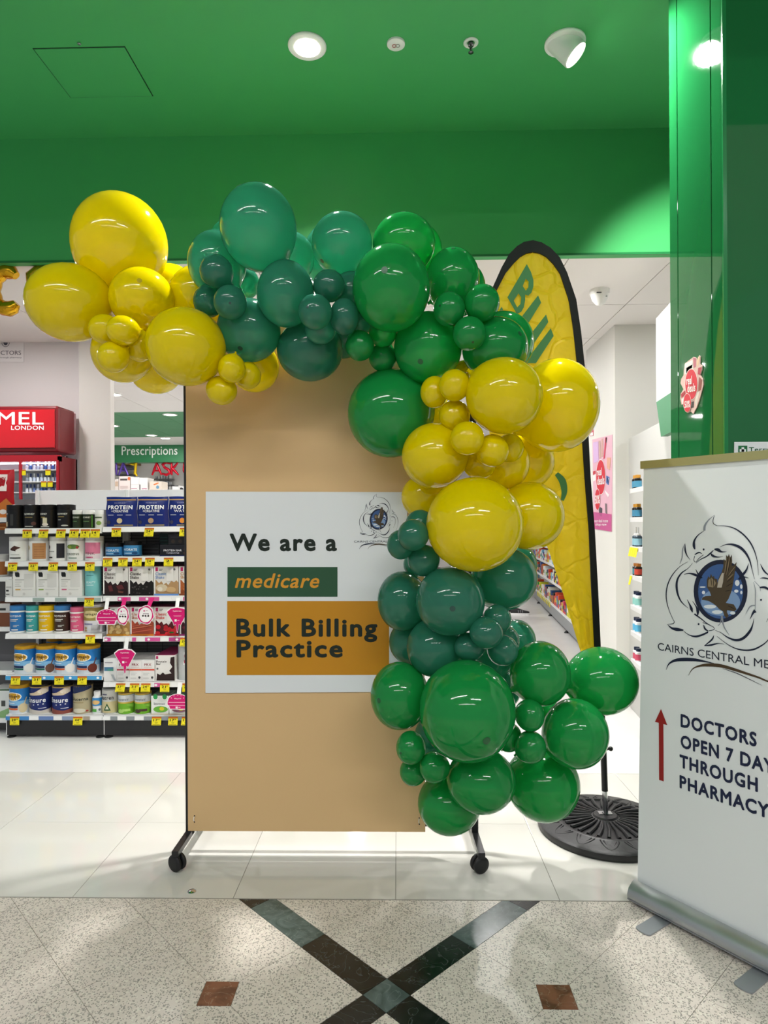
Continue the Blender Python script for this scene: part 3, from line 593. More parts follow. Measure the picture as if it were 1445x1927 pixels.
for i in range(14):
    a = 2 * math.pi * i / 14
    for rr, wd in ((.085, .17), (.06, .11)):
        pts = []
        for t in [k / 10 for k in range(11)]:
            f_ = 2 * t - 1; pts.append(c_ + Vector((math.cos(a + wd * f_) * (.222 + rr * (1 - abs(f_) ** 1.6) * .72), math.sin(a + wd * f_) * (.222 + rr * (1 - abs(f_) ** 1.6) * .72), .0505 - .011 * (1 - abs(f_) ** 1.6))))
        m.tube(pts, .0035, 6, LOT)
part(m, 'lotus_relief', ff)
part(MB().box(fb.x - .03, fb.x + .03, FY - .012, FY + .02, .0715, .075, STEEL), 'clamp_plate', ff)

# ------------------------------------------------------------------ balloons
# photo position and half-size of each, how far forward it sits, colour, label, where its dark tip shows
Yw, Dk, Gn = 'latex_yellow', 'latex_teal', 'latex_green'
BL = [
 (226, 458, 87, 91, 4, Yw, 'largest yellow balloon, topmost of the left cluster, against the green bulkhead', None),
 (132, 570, 80, 72, 3, Yw, 'leftmost big yellow balloon, just right of the gold foil letters', None),
 (267, 563, 60, 58, 3, Yw, 'yellow balloon in the middle of the left cluster with a dark tip spot', (284, 548)),
 (322, 548, 48, 50, 6, Yw, 'yellow balloon peeking out behind the left cluster under the bulkhead', None),
 (374, 556, 55, 55, 5, Yw, 'yellow balloon half hidden behind the leftmost dark green balloons', None),
 (350, 653, 74, 73, 2, Yw, 'big yellow balloon hanging over the top left edge of the beige board', None),
 (198, 620, 30, 28, 2, Yw, 'small yellow balloon, upper left of the four small ones at far left', None),
 (231, 622, 30, 28, 1, Yw, 'small yellow balloon, upper right of the small ones at far left', None),
 (213, 672, 29, 29, 1, Yw, 'small yellow balloon, lowest of the small ones at far left', None),
 (262, 651, 28, 30, 3, Yw, 'small yellow balloon tucked against the left side of the big board-edge balloon', None),
 (231, 663, 57, 57, 4, Yw, 'mid-size yellow balloon behind the four small ones at far left', None),
 (293, 690, 52, 51, 5, Yw, 'yellow balloon hanging lowest at far left, above the prescriptions sign', None),
 (436, 694, 26, 27, 1, Yw, 'small yellow balloon directly under the dark green cluster, top of three', None),
 (417, 735, 29, 27, 1, Yw, 'small yellow balloon hanging lowest over the beige board at left', None),
 (467, 707, 24, 25, 2, Yw, 'small yellow balloon under the dark green cluster, rightmost of three', None),
 (478, 690, 47, 48, 4, Yw, 'yellow balloon showing behind the three small ones under dark green', None),
 (486, 428, 72, 78, 1, Dk, 'biggest dark green balloon, highest of the whole arch', (457, 366)),
 (408, 496, 54, 60, 3, Dk, 'dark green balloon at the left end of the dark green top cluster', None),
 (440, 455, 45, 42, 6, Dk, 'sea-green balloon peeking out at upper left behind the highest balloon', None),
 (407, 511, 31, 31, 1, Dk, 'small dark green balloon, highest of the four small ones at left', None),
 (462, 533, 26, 29, 3, Dk, 'small dark green balloon wedged below the highest balloon', None),
 (392, 567, 28, 30, 2, Dk, 'small dark green balloon, leftmost, against the yellow cluster', None),
 (433, 569, 31, 32, 1, Dk, 'small dark green balloon with dark tip spot below the leftmost dark ones', (440, 580)),
 (468, 622, 60, 59, 3, Dk, 'mid-size dark green balloon above the three small yellow ones', (461, 666)),
 (538, 553, 53, 62, 2, Dk, 'dark green balloon at the centre of the top cluster', None),
 (545, 485, 47, 48, 4, Dk, 'dark green balloon showing to the right behind the highest balloon', None),
 (643, 459, 57, 57, 2, Dk, 'dark green balloon second highest in the dark cluster, beside bright green', (608, 499)),
 (634, 484, 64, 65, 6, Dk, 'pale sea-green backlit balloon behind the second highest dark one', None),
 (619, 538, 30, 30, 1, Dk, 'small dark green balloon below the second highest dark balloon', None),
 (593, 587, 32, 33, 0, Dk, 'small dark green balloon with dark tip spot, foremost of the central small ones', (583, 588)),
 (648, 596, 28, 34, 1, Dk, 'small dark green balloon just left of the big bright green one', None),
 (603, 621, 29, 27, 2, Dk, 'small dark green balloon peeking below the foremost central small one', None),
 (583, 660, 62, 57, 3, Dk, 'dark green balloon hanging lowest in the middle over the beige board', None),
 (661, 550, 36, 38, 4, Dk, 'dark green balloon almost hidden left of the big bright green one', None),
 (684, 600, 26, 26, 4, Dk, 'dark green balloon sliver under the big bright green one', None),
 (645, 626, 46, 48, 6, Dk, 'pale sea-green backlit balloon low between dark and bright green ones', None),
 (736, 543, 73, 80, 0, Gn, 'big bright green balloon at the front of the arch top with central dark spot', (725, 537)),
 (760, 458, 59, 54, 2, Gn, 'brightest green backlit balloon at the top, highest of its colour', (759, 411)),
 (785, 472, 47, 50, 5, Gn, 'green balloon sliver to the right behind the highest bright green one', None),
 (852, 527, 50, 59, 2, Gn, 'mid-size green balloon at the upper right bend of the arch', (850, 481)),
 (862, 543, 51, 52, 5, Gn, 'green balloon sliver behind the upper right bend, beside the flag', None),
 (845, 582, 30, 32, 0, Gn, 'small green balloon, left one of three at the right bend', (826, 583)),
 (907, 570, 33, 34, 0, Gn, 'small green balloon nearest the feather flag top', (922, 549)),
 (883, 628, 31, 32, 0, Gn, 'small green balloon, lowest of three at the right bend', (887, 650)),
 (805, 655, 64, 67, 2, Gn, 'mid-size green balloon left of the top small yellow ones', (789, 693)),
 (932, 656, 61, 58, 3, Gn, 'green balloon on the right just above the yellow cluster', (970, 641)),
 (946, 646, 58, 59, 5, Gn, 'green balloon rim showing behind the right one against the flag', None),
 (677, 651, 27, 28, 1, Gn, 'small green balloon, left one of three below the big bright green one', None),
 (720, 626, 26, 27, 2, Gn, 'small green balloon, top one of three below the big bright green one', None),
 (720, 673, 26, 26, 2, Gn, 'small green balloon resting on top of the big one over the board', None),
 (735, 778, 81, 83, 3, Gn, 'big green balloon alone against the upper beige board', None),
 (949, 745, 71, 71, 0, Yw, 'big yellow balloon at the front of the right cluster, below dark green', None),
 (1048, 763, 77, 87, 3, Yw, 'biggest right-hand yellow balloon sticking out across the feather flag', None),
 (875, 704, 26, 26, 3, Yw, 'small yellow balloon, topmost of the right cluster, behind two others', None),
 (817, 738, 26, 30, 1, Yw, 'small yellow balloon, leftmost of the right cluster beside the green one', None),
 (855, 725, 29, 30, 0, Yw, 'small yellow balloon, upper front of the left-hand small ones at right', None),
 (855, 782, 29, 29, 1, Yw, 'small yellow balloon directly below two other small ones at right', None),
 (828, 776, 23, 24, 4, Yw, 'small yellow balloon mostly hidden at the left of the right cluster', None),
 (817, 858, 61, 62, 2, Yw, 'mid-size yellow balloon overlapping the right side of the beige board', None),
 (879, 825, 32, 32, 0, Yw, 'small yellow balloon in the centre, upper left of the foremost small one', None),
 (926, 848, 31, 31, 0, Yw, 'small yellow balloon foremost in the centre of the right cluster', None),
 (902, 874, 31, 28, 2, Yw, 'small yellow balloon just above the largest right-hand one', None),
 (959, 843, 26, 27, 2, Yw, 'small yellow balloon at the right of the central small ones', None),
 (945, 872, 51, 51, 4, Yw, 'mid-size yellow balloon behind the central small ones at right', None),
 (992, 869, 50, 52, 5, Yw, 'yellow balloon showing at the right between the two biggest ones', None),
 (805, 935, 50, 45, 5, Yw, 'yellow balloon covering the top right corner of the white sign', None),
 (893, 987, 91, 89, 0, Yw, 'largest yellow balloon of the right cluster, low at the front', None),
 (997, 971, 63, 64, 3, Yw, 'yellow balloon at lower right, beside the flag fabric', None),
 (790, 986, 27, 27, 2, Dk, 'small dark green balloon at the upper end of the lower dark cluster', None),
 (777, 1007, 29, 30, 0, Dk, 'small dark green balloon foremost beside the logo on the white sign', None),
 (754, 1025, 26, 28, 1, Dk, 'small dark green balloon covering the end of the logo lettering', None),
 (797, 1055, 30, 30, 1, Dk, 'small dark green balloon left below the largest yellow one', None),
 (783, 1062, 24, 24, 4, Dk, 'small dark green balloon mostly hidden beside the white sign', None),
 (757, 1131, 47, 56, 3, Dk, 'dark green balloon overlapping the orange panel corner of the sign', None),
 (847, 1131, 65, 65, 1, Dk, 'large dark green balloon at the front of the lower dark cluster', (846, 1137)),
 (948, 1089, 62, 59, 3, Dk, 'dark green balloon under the largest yellow one, on the aisle side', None),
 (972, 1062, 38, 38, 6, Dk, 'dark green balloon sliver behind, under the lower right yellow one', None),
 (936, 1165, 26, 27, 1, Dk, 'small dark green balloon, highest of the lower four', None),
 (915, 1191, 31, 30, 0, Dk, 'small dark green balloon, foremost of the lower four', None),
 (883, 1218, 29, 26, 1, Dk, 'small dark green balloon, leftmost of the lower four', None),
 (946, 1224, 29, 29, 1, Dk, 'small dark green balloon, lowest right of the lower four', None),
 (948, 1206, 29, 30, 3, Dk, 'small dark green balloon rim behind the lower right small one', None),
 (972, 1206, 36, 40, 6, Dk, 'sea-green balloon showing against the white aisle floor', None),
 (820, 1218, 55, 56, 2, Dk, 'dark green balloon directly above the biggest bottom green one', None),
 (775, 1208, 43, 43, 5, Dk, 'dark green balloon behind, beside the right end of the orange panel', None),
 (932, 1242, 36, 34, 4, Dk, 'dark green balloon in shade under the four small lower ones', None),
 (752, 1309, 55, 63, 2, Gn, 'green balloon at the lower right corner of the white sign', (714, 1307)),
 (879, 1337, 90, 94, 0, Gn, 'biggest green balloon, front of the bottom cluster, with dark tip spot', (904, 1366)),
 (1017, 1267, 55, 60, 2, Gn, 'green balloon at the top of the bottom cluster, right of dark ones', None),
 (1132, 1281, 66, 63, 4, Gn, 'green balloon sticking out furthest right, over the flag pole', None),
 (1083, 1380, 60, 64, 2, Gn, 'green balloon on the right side above the flag base', None),
 (997, 1346, 27, 30, 1, Gn, 'small green balloon, upper one right of the biggest bottom balloon', None),
 (998, 1406, 29, 30, 1, Gn, 'small green balloon, lower one right of the biggest bottom balloon', None),
 (957, 1387, 25, 27, 2, Gn, 'small green balloon half behind the right of the biggest bottom balloon', None),
 (945, 1300, 34, 34, 5, Dk, 'dark green balloon peeking between two bottom green ones', None),
 (1030, 1337, 22, 24, 5, Gn, 'small green balloon glimpsed in a gap right of the bottom cluster', None),
 (773, 1407, 28, 31, 1, Gn, 'small green balloon, upper left of three over the lower board', (754, 1410)),
 (777, 1452, 25, 26, 2, Gn, 'small green balloon, lowest of three over the lower board', None),
 (817, 1444, 28, 29, 1, Gn, 'small green balloon, right one of three over the lower board', None),
 (822, 1385, 42, 42, 4, Dk, 'dark balloon shaded behind the left of the biggest bottom balloon', None),
 (845, 1512, 59, 56, 3, Gn, 'green balloon hanging lowest, by the right foot of the board', None),
 (905, 1469, 65, 59, 2, Gn, 'green balloon directly below the biggest bottom balloon', None),
 (1022, 1475, 67, 68, 4, Gn, 'large green balloon low on the right near the flag base', None)]
ZB = [2.30 + .075 * b[4] for b in BL]
def cap(i):
    x, y, rx, ry = BL[i][:4]; r = (rx + ry) / 2
    over = x + r * .9 > 345 and x - r * .9 < 905 and y + r * .8 > 590
    return (BY - .02) * F / (F + r * 1.0) if over else 3.0
for it in range(320):
    mv = 0
    C3 = [P(b[0], b[1], z) for b, z in zip(BL, ZB)]; RR = [(b[2] + b[3]) / 2 * z / F for b, z in zip(BL, ZB)]
    dz = [0.0] * len(BL)
    for i in range(len(BL)):
        for j in range(i + 1, len(BL)):
            dv = C3[i] - C3[j]; need = .93 * (RR[i] + RR[j]); dd = dv.length
            if dd < need:
                li, lj = BL[i][4], BL[j][4]; sgn_ = -1 if (li < lj or (li == lj and ZB[i] <= ZB[j])) else 1
                dx = math.hypot(dv.x, dv.z); tgt = math.sqrt(max(0, need * need - dx * dx)); cur = (ZB[j] - ZB[i]) * -sgn_ * -1 if False else abs(ZB[i] - ZB[j])
                e = min(.02, (tgt - cur) * .25) if tgt > cur else 0
                if e > 0: dz[i] += sgn_ * e; dz[j] -= sgn_ * e
    for i in range(len(BL)): ZB[i] = min(max(ZB[i] + max(-.03, min(.03, dz[i])), 1.95), cap(i), 3.05)
prof = []
for k in range(21):
    t = math.pi * k / 20; r_, z_ = math.sin(t), math.cos(t)
    if z_ < 0: r_ *= (1 - .06 * z_ * z_); z_ *= 1.06
    if k >= 19: continue
    prof.append((r_, z_))
prof += [(.13, -1.08), (.07, -1.13), (.05, -1.18), (.075, -1.22), (.06, -1.23), (0, -1.23)]
spine = [(130, 570), (300, 610), (470, 560), (640, 540), (780, 580), (880, 690), (900, 850), (880, 1000), (860, 1150), (900, 1330), (930, 1450)]
for i, (x, y, rx, ry, lyr, mt, lb, tip) in enumerate(BL):
    z = ZB[i]; c = P(x, y, z); k = z / F; rm = (rx + ry) / 2
    if tip:
        ux, uy = (tip[0] - x) / rx, (tip[1] - y) / ry; t = Vector((ux, -math.sqrt(max(.05, 1 - ux * ux - uy * uy)), -uy))
    else:
        sx_, sy_ = min(spine, key=lambda s: (s[0] - x) ** 2 + (s[1] - y) ** 2); t = Vector(((x - sx_) / 120, -.25 + .3 * random.random(), -(y - sy_) / 120))
        if t.length < .5: t = Vector((random.uniform(-.5, .5), -1, random.uniform(-.5, .5)))
    t.normalize(); S = Matrix.Diagonal((rx * k, rm * k, ry * k)).to_3x3(); rot = Vector((0, 0, 1)).rotation_difference(t).to_matrix()
    m = MB(); n = 32; vs = []
    for r_, z_ in prof:
        for q in range(n):
            a = 2 * math.pi * q / n; vs.append(S @ (rot @ Vector((r_ * math.cos(a), r_ * math.sin(a), z_))))
    m.add(vs, [(j * n + q, (j + 1) * n + q, (j + 1) * n + (q + 1) % n, j * n + (q + 1) % n) for j in range(len(prof) - 1) for q in range(n)], mt, True)
    o = m.build('balloon'); o.location = c
    tag(o, lb, 'balloon', 'latex balloons of the arch')
    if tip:
        m = MB(); pr2 = [(math.sin(a) * 1.004, math.cos(a) * 1.004) for a in (0, .02, .04, .06, .08)]; vs = []
        for r_, z_ in pr2:
            for q in range(14):
                a = 2 * math.pi * q / 14; vs.append(S @ (rot @ Vector((r_ * math.cos(a), r_ * math.sin(a), z_))))
        m.add(vs, [(j * 14 + q, (j + 1) * 14 + q, (j + 1) * 14 + (q + 1) % 14, j * 14 + (q + 1) % 14) for j in range(4) for q in range(14)], {Yw: 'latex_tip_y', Dk: 'latex_tip_d', Gn: 'latex_tip_g'}[mt] if False else mat('tip_' + mt, {Yw: 'b89e10', Dk: '1c463c', Gn: '125a2e'}[mt], .3), True)
        m.build('tip', parent=o)

# ------------------------------------------------------------------ small printed things on walls
def cyl_xf(cx, cy, Rr, z0): return lambda x, y, d=0: (cx + (Rr + d) * math.sin(x / Rr), cy - (Rr + d) * math.cos(x / Rr), z0 + y)
def prints(items, xf, W, Hh, base=.0008, curved=False):
    """flat print: rectangles, ellipses, polygons and lettering in 0..1 label coordinates"""
    m = MB()
    for i, it in enumerate(items):
        d = base + .0003 * i
        if it[0] == 'r':
            _, a, b, c, e, col = it; n = max(1, int((b - a) * 10)) if curved else 1
            vs = []
            for k in range(n + 1):
                x = (a + (b - a) * k / n) * W; vs += [xf(x, c * Hh, d), xf(x, e * Hh, d)]
            m.add(vs, [(2 * k, 2 * k + 2, 2 * k + 3, 2 * k + 1) for k in range(n)], col)
        elif it[0] in 'ep':
            poly, col = (ell(*it[1:5], 16), it[5]) if it[0] == 'e' else (list(it[1]), it[2])
            xs_ = [p[0] for p in poly]; n = max(1, int((max(xs_) - min(xs_)) * 12)) if curved else 1; x_, dx_ = min(xs_), (max(xs_) - min(xs_)) / n
            for k in range(n):
                q = clip(clip(poly, 1, 0, x_ + dx_ * (k + 1)), -1, 0, -(x_ + dx_ * k)) if n > 1 else poly
                if len(q) > 2: m.add([xf(x * W, y * Hh, d) for x, y in q], [tuple(range(len(q)))], col)
        elif it[0] == 't':
            _, s_, a, b, c, e, col = it[:7]; m.text(s_, a * W, b * W, c * Hh, e * Hh, xf, col, bold=it[7] if len(it) > 7 else .02, d=d)
    return m
# real-deals sticker on the pillar and the poster on the box wall
def xplane(X, ox, oy, sc):
    def f(x, y, d=0):
        r = ray(ox + x / sc, oy + y / sc); t = X / r.x; q = CAM + r * t; return Vector((q.x - d, q.y, q.z))
    return f
sx_ = xplane(PX - .001, 1250, 640, 10.71)
sk = empty('sale_sticker', sx_(565, 1490), 'cut-out red and pink sale sticker reading real deals on the green glass pillar', 'sticker')
O = [(430, 470), (600, 340), (660, 360), (690, 440), (715, 310), (740, 330), (735, 480), (780, 520), (770, 600), (740, 700), (790, 790), (800, 900), (760, 1050), (720, 1200), (670, 1350), (630, 1420), (600, 1490), (550, 1440), (480, 1470), (430, 1420), (400, 1290), (360, 1300), (335, 1180), (345, 1080), (400, 990), (340, 870), (355, 780), (400, 710), (410, 600)]
part(MB().prism(O, sx_, 0, .003, 'd8b9b2'), 'cutout', sk)
def deal(xf, root, c1, c2, w1, w2, extra):
    m = MB()
    for poly, col in extra: m.add([xf(*a, .0036) for a in poly], [tuple(range(len(poly)))], col)
    part(m, 'pictures', root)
    m = MB()
    for (cx, cy, rx, ry), dd in ((c1, .004), (c2, .0048)):
        m.add([xf(*a, dd) for a in ell(cx, cy, rx * 1.08, ry * 1.05)], [tuple(range(28))], 'efe0de'); m.add([xf(*a, dd + .0004) for a in ell(cx, cy, rx, ry)], [tuple(range(28))], 'd02a3c')
    part(m, 'discs', root)
    m = MB()
    for tx, (x0, x1, y0, y1), sh in (('real', w1[0], 0), ('deals', w1[1], 0), ('50%', w2, 0)):
        m.text(tx, x0, x1, y1, y0, lambda x, y, d=0: xf(x, y - (x - x0) * .18, d), 'f4eeee', bold=.03, d=.0058)
    part(m, 'lettering', root)
deal(sx_, sk, (565, 890, 122, 305), (487, 1265, 76, 185), ((475, 585, 735, 905), (495, 655, 890, 1060)), (437, 548, 1230, 1375),
     [([(430, 480), (590, 395), (600, 640), (430, 690)], 'e6e2df'), ([(460, 560), (580, 490), (580, 640), (460, 670)], '50688e'), ([(600, 350), (660, 370), (650, 540), (610, 560)], 'b9687a'), ([(700, 560), (770, 540), (740, 700), (690, 690)], 'b03a4c'), ([(350, 1090), (440, 1010), (450, 1090), (360, 1170)], 'a8303a'), ([(720, 740), (780, 800), (760, 1000), (700, 1040)], '8a4a42'), ([(370, 1190), (450, 1110), (420, 1270), (380, 1290)], 'ece9e6'), ([(660, 1060), (730, 1030), (670, 1340), (640, 1260)], 'd9cfc6'), ([(560, 1250), (620, 1230), (610, 1360), (555, 1370)], '4a4644'), ([(700, 330), (735, 340), (700, 520), (670, 500)], 'e3c3a4')])
po_xf = xplane(xa - .001, 1110, 800, 9.18)
po = empty('sale_poster', po_xf(230, 1830), 'tall pink make-up sale poster on the white side wall behind the flag', 'poster')
part(MB().prism([(45, 250), (390, 165), (385, 1845), (70, 1795)], po_xf, 0, .002, 'e3b3c4'), 'sheet', po)
deal(po_xf, po, (195, 900, 78, 298), (140, 1285, 44, 180), ((132, 215, 745, 880), (138, 262, 890, 1040)), (95, 180, 1215, 1370),
     [([(70, 1500), (380, 1540), (378, 1838), (78, 1790)], 'c4568f'), ([(60, 300), (150, 280), (160, 620), (70, 660)], 'd6b2dd'), ([(160, 270), (190, 265), (200, 560), (170, 580)], 'c9a79a'), ([(270, 220), (300, 210), (265, 570), (240, 590)], 'cf3a58'), ([(272, 215), (302, 208), (296, 300), (270, 310)], '74707a'), ([(290, 870), (345, 900), (330, 1040), (285, 1000)], '4a70b0'), ([(298, 900), (338, 920), (328, 1010), (296, 985)], 'b8cfe8'), ([(58, 800), (105, 785), (105, 840), (58, 860)], 'c23a46'), ([(58, 870), (105, 850), (105, 950), (62, 975)], 'f0eaea'), ([(300, 560), (370, 560), (350, 780), (300, 740)], 'e0a890'), ([(160, 1400), (220, 1440), (215, 1580), (165, 1570)], '4c4450'), ([(260, 1120), (340, 1200), (320, 1250), (280, 1180)], 'f2eaea'), ([(265, 1350), (300, 1360), (305, 1540), (275, 1520)], '7a6a70'), ([(205, 240), (235, 230), (235, 540), (210, 560)], 'd2a59a')])
m = MB()
for tx, a, b, c, e in (('more deals in store', 90, 325, 1680, 1625), ('shop now', 110, 300, 1750, 1690)): m.text(tx, a, b, c, e, po_xf, 'f6eef2', bold=.02, d=.006)
part(m, 'small_print', po)
part(MB().prism([(-10, 40), (60, 10), (62, 180), (0, 195)], po_xf, 0, .002, 'd8304a'), 'sheet', q := empty('wall_sign', po_xf(30, 190), 'small red and white sign above the pink poster, half behind a yellow balloon', 'sign'))
part(MB().add([po_xf(x, y, .0025) for x, y in ((5, 140), (58, 120), (60, 175), (8, 188))], [(0, 1, 2, 3)], 'f2e6e6'), 'white_band', q)
# placard on the front of the pillar
TY = PF - .006
def tp(x, y, d=0):
    q = P(x, y, TY); return (q.x, TY - d, q.z)
pk = empty('shop_placard', P(1440, 905, TY), 'white placard with green cross mark above the roll-up banner', 'placard')
part(MB().prism([(1380, 905), (1512, 905), (1512, 831), (1381, 832)], tp, 0, .003, 'e9eaea'), 'board', pk)
m = MB().add([tp(*a, .0036) for a in ((1388, 857), (1405, 857), (1405, 839), (1388, 839))], [(0, 1, 2, 3)], '1f6b3c')
for a, b, c, e in ((1394, 1399, 842, 854), (1390.5, 1402.5, 845.5, 850.5)): m.add([tp(x, y, .004) for x, y in ((a, e), (b, e), (b, c), (a, c))], [(0, 1, 2, 3)], 'f2f4f2')
part(m, 'cross_mark', pk)
part(MB().text('TerryWhite', 1408, 1492, 852, 842, tp, '1f5a36', bold=.02, d=.0036), 'lettering', pk); part(MB().text('Chemmart', 1408, 1484, 864, 854.5, tp, '1f5a36', bold=.02, d=.0036), 'lettering', pk)
# doctors notice on the left wall
DY = 5.298
def dp(x, y, d=0):
    q = P(x, y, DY); return (q.x, DY - d, q.z)
dn = empty('doctors_notice', P(-5, 680, DY), 'white paper notice with a small emblem and the word doctors on the grey wall', 'notice')
part(MB().prism([(-30, 681), (45, 681), (45, 630), (-30, 630)], dp, 0, .002, 'e4dfdf'), 'sheet', dn)
part(MB().text('DOCTORS', -17, 40, 668, 660, dp, '4b4850', bold=.0, d=.003), 'lettering', dn)
part(MB().text('open through pharmacy', -14, 41, 675, 671.5, dp, '6a6670', bold=0, d=.003), 'small_print', dn)
m = MB(); stroke([(11 + 7 * math.cos(R(a)), 645.5 + 7 * math.sin(R(a))) for a in range(0, 361, 45)], 1.1, dp, m, '6d6a74', d=.003); m.add([dp(*a, .0032) for a in ell(11, 646, 4, 4, 12)], [tuple(range(12))], '5a5862'); part(m, 'emblem', dn)

# ------------------------------------------------------------------ foil letter balloons
def foil(name, strokes, r, m, loc, label, grp, Y):
    o = empty(name, loc, label, 'foil balloon', grp)
    mb = MB()
    for pts in strokes:
        pts = [Vector((x, 0, z)) + Vector(loc) for x, z in pts]
        q = [pts[0]] + pts + [pts[-1]] if False else pts
        mb.tube(q, [r * (.55 if i in (0, len(q) - 1) else 1.0 + .06 * (-1) ** i) for i in range(len(q))], 12, m)
    part(mb, 'foil_body', o); return o
GOLD = mat('gold_foil', 'd9a520', .18, metal=.85, bump=.25, bscale=30); REDF = mat('red_foil', 'c8102a', .2, metal=.5, bump=.2, bscale=25); PURF = mat('purple_foil', '6a4fb0', .25, metal=.5); YELF = mat('yellow_foil', 'e8c010', .25, metal=.5)
gy = 3.735; k = gy / F
def arc(cx, cz, rx, rz, a0, a1, n=10): return [(cx + rx * math.cos(R(a0 + (a1 - a0) * i / n)), cz + rz * math.sin(R(a0 + (a1 - a0) * i / n))) for i in range(n + 1)]
foil('foil_letter', [[(x * k, z * k) for x, z in arc(0, 0, 27, 36, 48, 315, 14)]], 14 * k, GOLD, P(13, 546, gy), 'gold foil letter C balloon hanging below the bulkhead at far left', 'gold foil letters', gy)
foil('foil_letter', [[(x * k, z * k) for x, z in [(30, 30), (12, 36), (-10, 34), (-24, 26), (-22, 12), (-4, 2), (14, -8), (20, -22), (8, -34), (-12, -36), (-26, -32)]]], 13 * k, GOLD, P(84, 546, gy), 'gold foil letter S balloon mostly behind the leftmost yellow balloon', 'gold foil letters', gy)
YA = 12.32; k = YA / F
foil('foil_letter', [[(x * k, z * k) for x, z in ((-9, -12), (-4, 0), (0, 12), (4, 0), (9, -12))], [(-5 * k, -4 * k), (5 * k, -4 * k)]], 2.8 * k, REDF, P(295, 882, YA), 'red foil letter A balloon under the prescriptions sign', 'red foil letters', YA)
foil('foil_letter', [[(x * k, z * k) for x, z in ((8, 9), (0, 12), (-7, 8), (-3, 2), (4, -2), (7, -8), (0, -12), (-8, -9))]], 2.8 * k, REDF, P(313, 882, YA), 'red foil letter S balloon under the prescriptions sign', 'red foil letters', YA)
foil('foil_letter', [[(-5 * k, 12 * k), (-5 * k, 0), (-5 * k, -12 * k)], [(x * k, z * k) for x, z in ((7, 12), (0, 3), (-4, 0), (2, -5), (8, -12))]], 2.8 * k, REDF, P(328, 882, YA), 'red foil letter K balloon under the prescriptions sign', 'red foil letters', YA)
foil('foil_letter', [[(x * k, z * k) for x, z in ((-7, 12), (-7, -4), (-3, -11), (3, -11), (7, -4), (7, 12))]], 2.8 * k, REDF, P(353, 882, YA), 'red foil letter U balloon cut off by the edge of the beige board', 'red foil letters', YA)
foil('foil_letter', [[(x * k, z * k) for x, z in ((-9, -12), (-4, 0), (0, 12), (4, 0), (9, -12))], [(-5 * k, -4 * k), (5 * k, -4 * k)]], 2.8 * k, PURF, P(232, 882, YA), 'purple foil letter A balloon beside the yellow figure', 'purple foil letters', YA)
foil('foil_letter', [[(x * k, z * k) for x, z in ((0, 12), (0, 0), (0, -12))]], 2.6 * k, PURF, P(219, 882, YA), 'purple foil bar balloon at the edge of the white column', 'purple foil letters', YA)
foil('foil_letter', [[(x * k, z * k) for x, z in ((-8, 10), (-2, 9), (3, 11), (2, 0), (1, -8), (5, -13))]], 2.8 * k, YELF, P(253, 883, YA), 'yellow foil figure balloon between purple and red letters', 'yellow foil letters', YA)

# ------------------------------------------------------------------ products
def rowspan(x0, x1, yt, yb, Y):
    a = P(x0, yb, Y); b = P(x1, yt, Y); return a.x, b.x, a.z, b.z - a.z
def tin(name, label, x0, x1, yt, zs, hpx, col, lid, items, lidh=.1, Yf=4.275, cat='tin', grp=None, neck=.97, rim=None, cmat=.3, foot=None):
    """round tub, tin or jar standing at height zs; x0..x1 photo span"""
    Yc = Yf + .055
    for _ in range(3):
        a = P(x0, 1100, Yc).x; b = P(x1, 1100, Yc).x; r = (b - a) / 2; Yc = Yf + r
    cx = (a + b) / 2; h = hpx * (Yf + r * .5) / F; z = zs
    o = empty(name, (cx, Yc, z), label, cat, grp)
    hb = h * (1 - lidh)
    part(MB().lathe([(r * .94, 0), (r * .985, h * .015), (r * .985, hb * .98), (r * neck * .96, hb)], 28, (cx, Yc, z), ink(col, cmat)), 'body', o)
    part(MB().lathe([(r * neck, hb - .001), (r * neck * 1.01, hb + .002), (r * neck * 1.01, h - .003), (r * neck * .96, h), (r * .8, h), (r * .78, h - .002), (0, h - .002)], 28, (cx, Yc, z), ink(lid, .35)), 'lid', o)
    if foot: part(MB().lathe([(r * .99, .0005), (r * .995, h * foot)], 28, (cx, Yc, z), ink('eeeeea')), 'base_band', o)
    if rim: part(MB().lathe([(r * .99, hb - .006), (r * 1.0, hb - .003), (r * .99, hb)], 28, (cx, Yc, z), ink(rim)), 'rim', o)
    if items:
        W = r * 2.3; xf0 = cyl_xf(cx, Yc, r * .987, z + .0)
        part(prints(items, lambda x, y, d=0: xf0(x - W / 2, y, d), W, hb, curved=True), 'label', o)
    return o
def carton(name, label, x0, x1, yt, zs, hpx, col, items, dep=.08, Yf=4.275, cat='box', grp=None, top=None, side=None):
    a = P(x0, 1100, Yf).x; b = P(x1, 1100, Yf).x; h = hpx * Yf / F
    o = empty(name, ((a + b) / 2, Yf + dep / 2, zs), label, cat, grp); g = .0006
    m = MB().box(a + g, b - g, Yf, Yf + dep, zs, zs + h, col)
    part(m, 'box_body', o, bevel=.0012)
    if top: part(MB().box(a + g, b - g, Yf + .001, Yf + dep, zs + h, zs + h + .0015, top), 'box_lid', o)
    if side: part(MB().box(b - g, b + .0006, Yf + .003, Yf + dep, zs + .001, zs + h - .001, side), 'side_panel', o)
    if items: part(prints(items, lambda x, y, d=0: (a + g + x, Yf - d, zs + y), b - a - 2 * g, h), 'label', o)
    return o
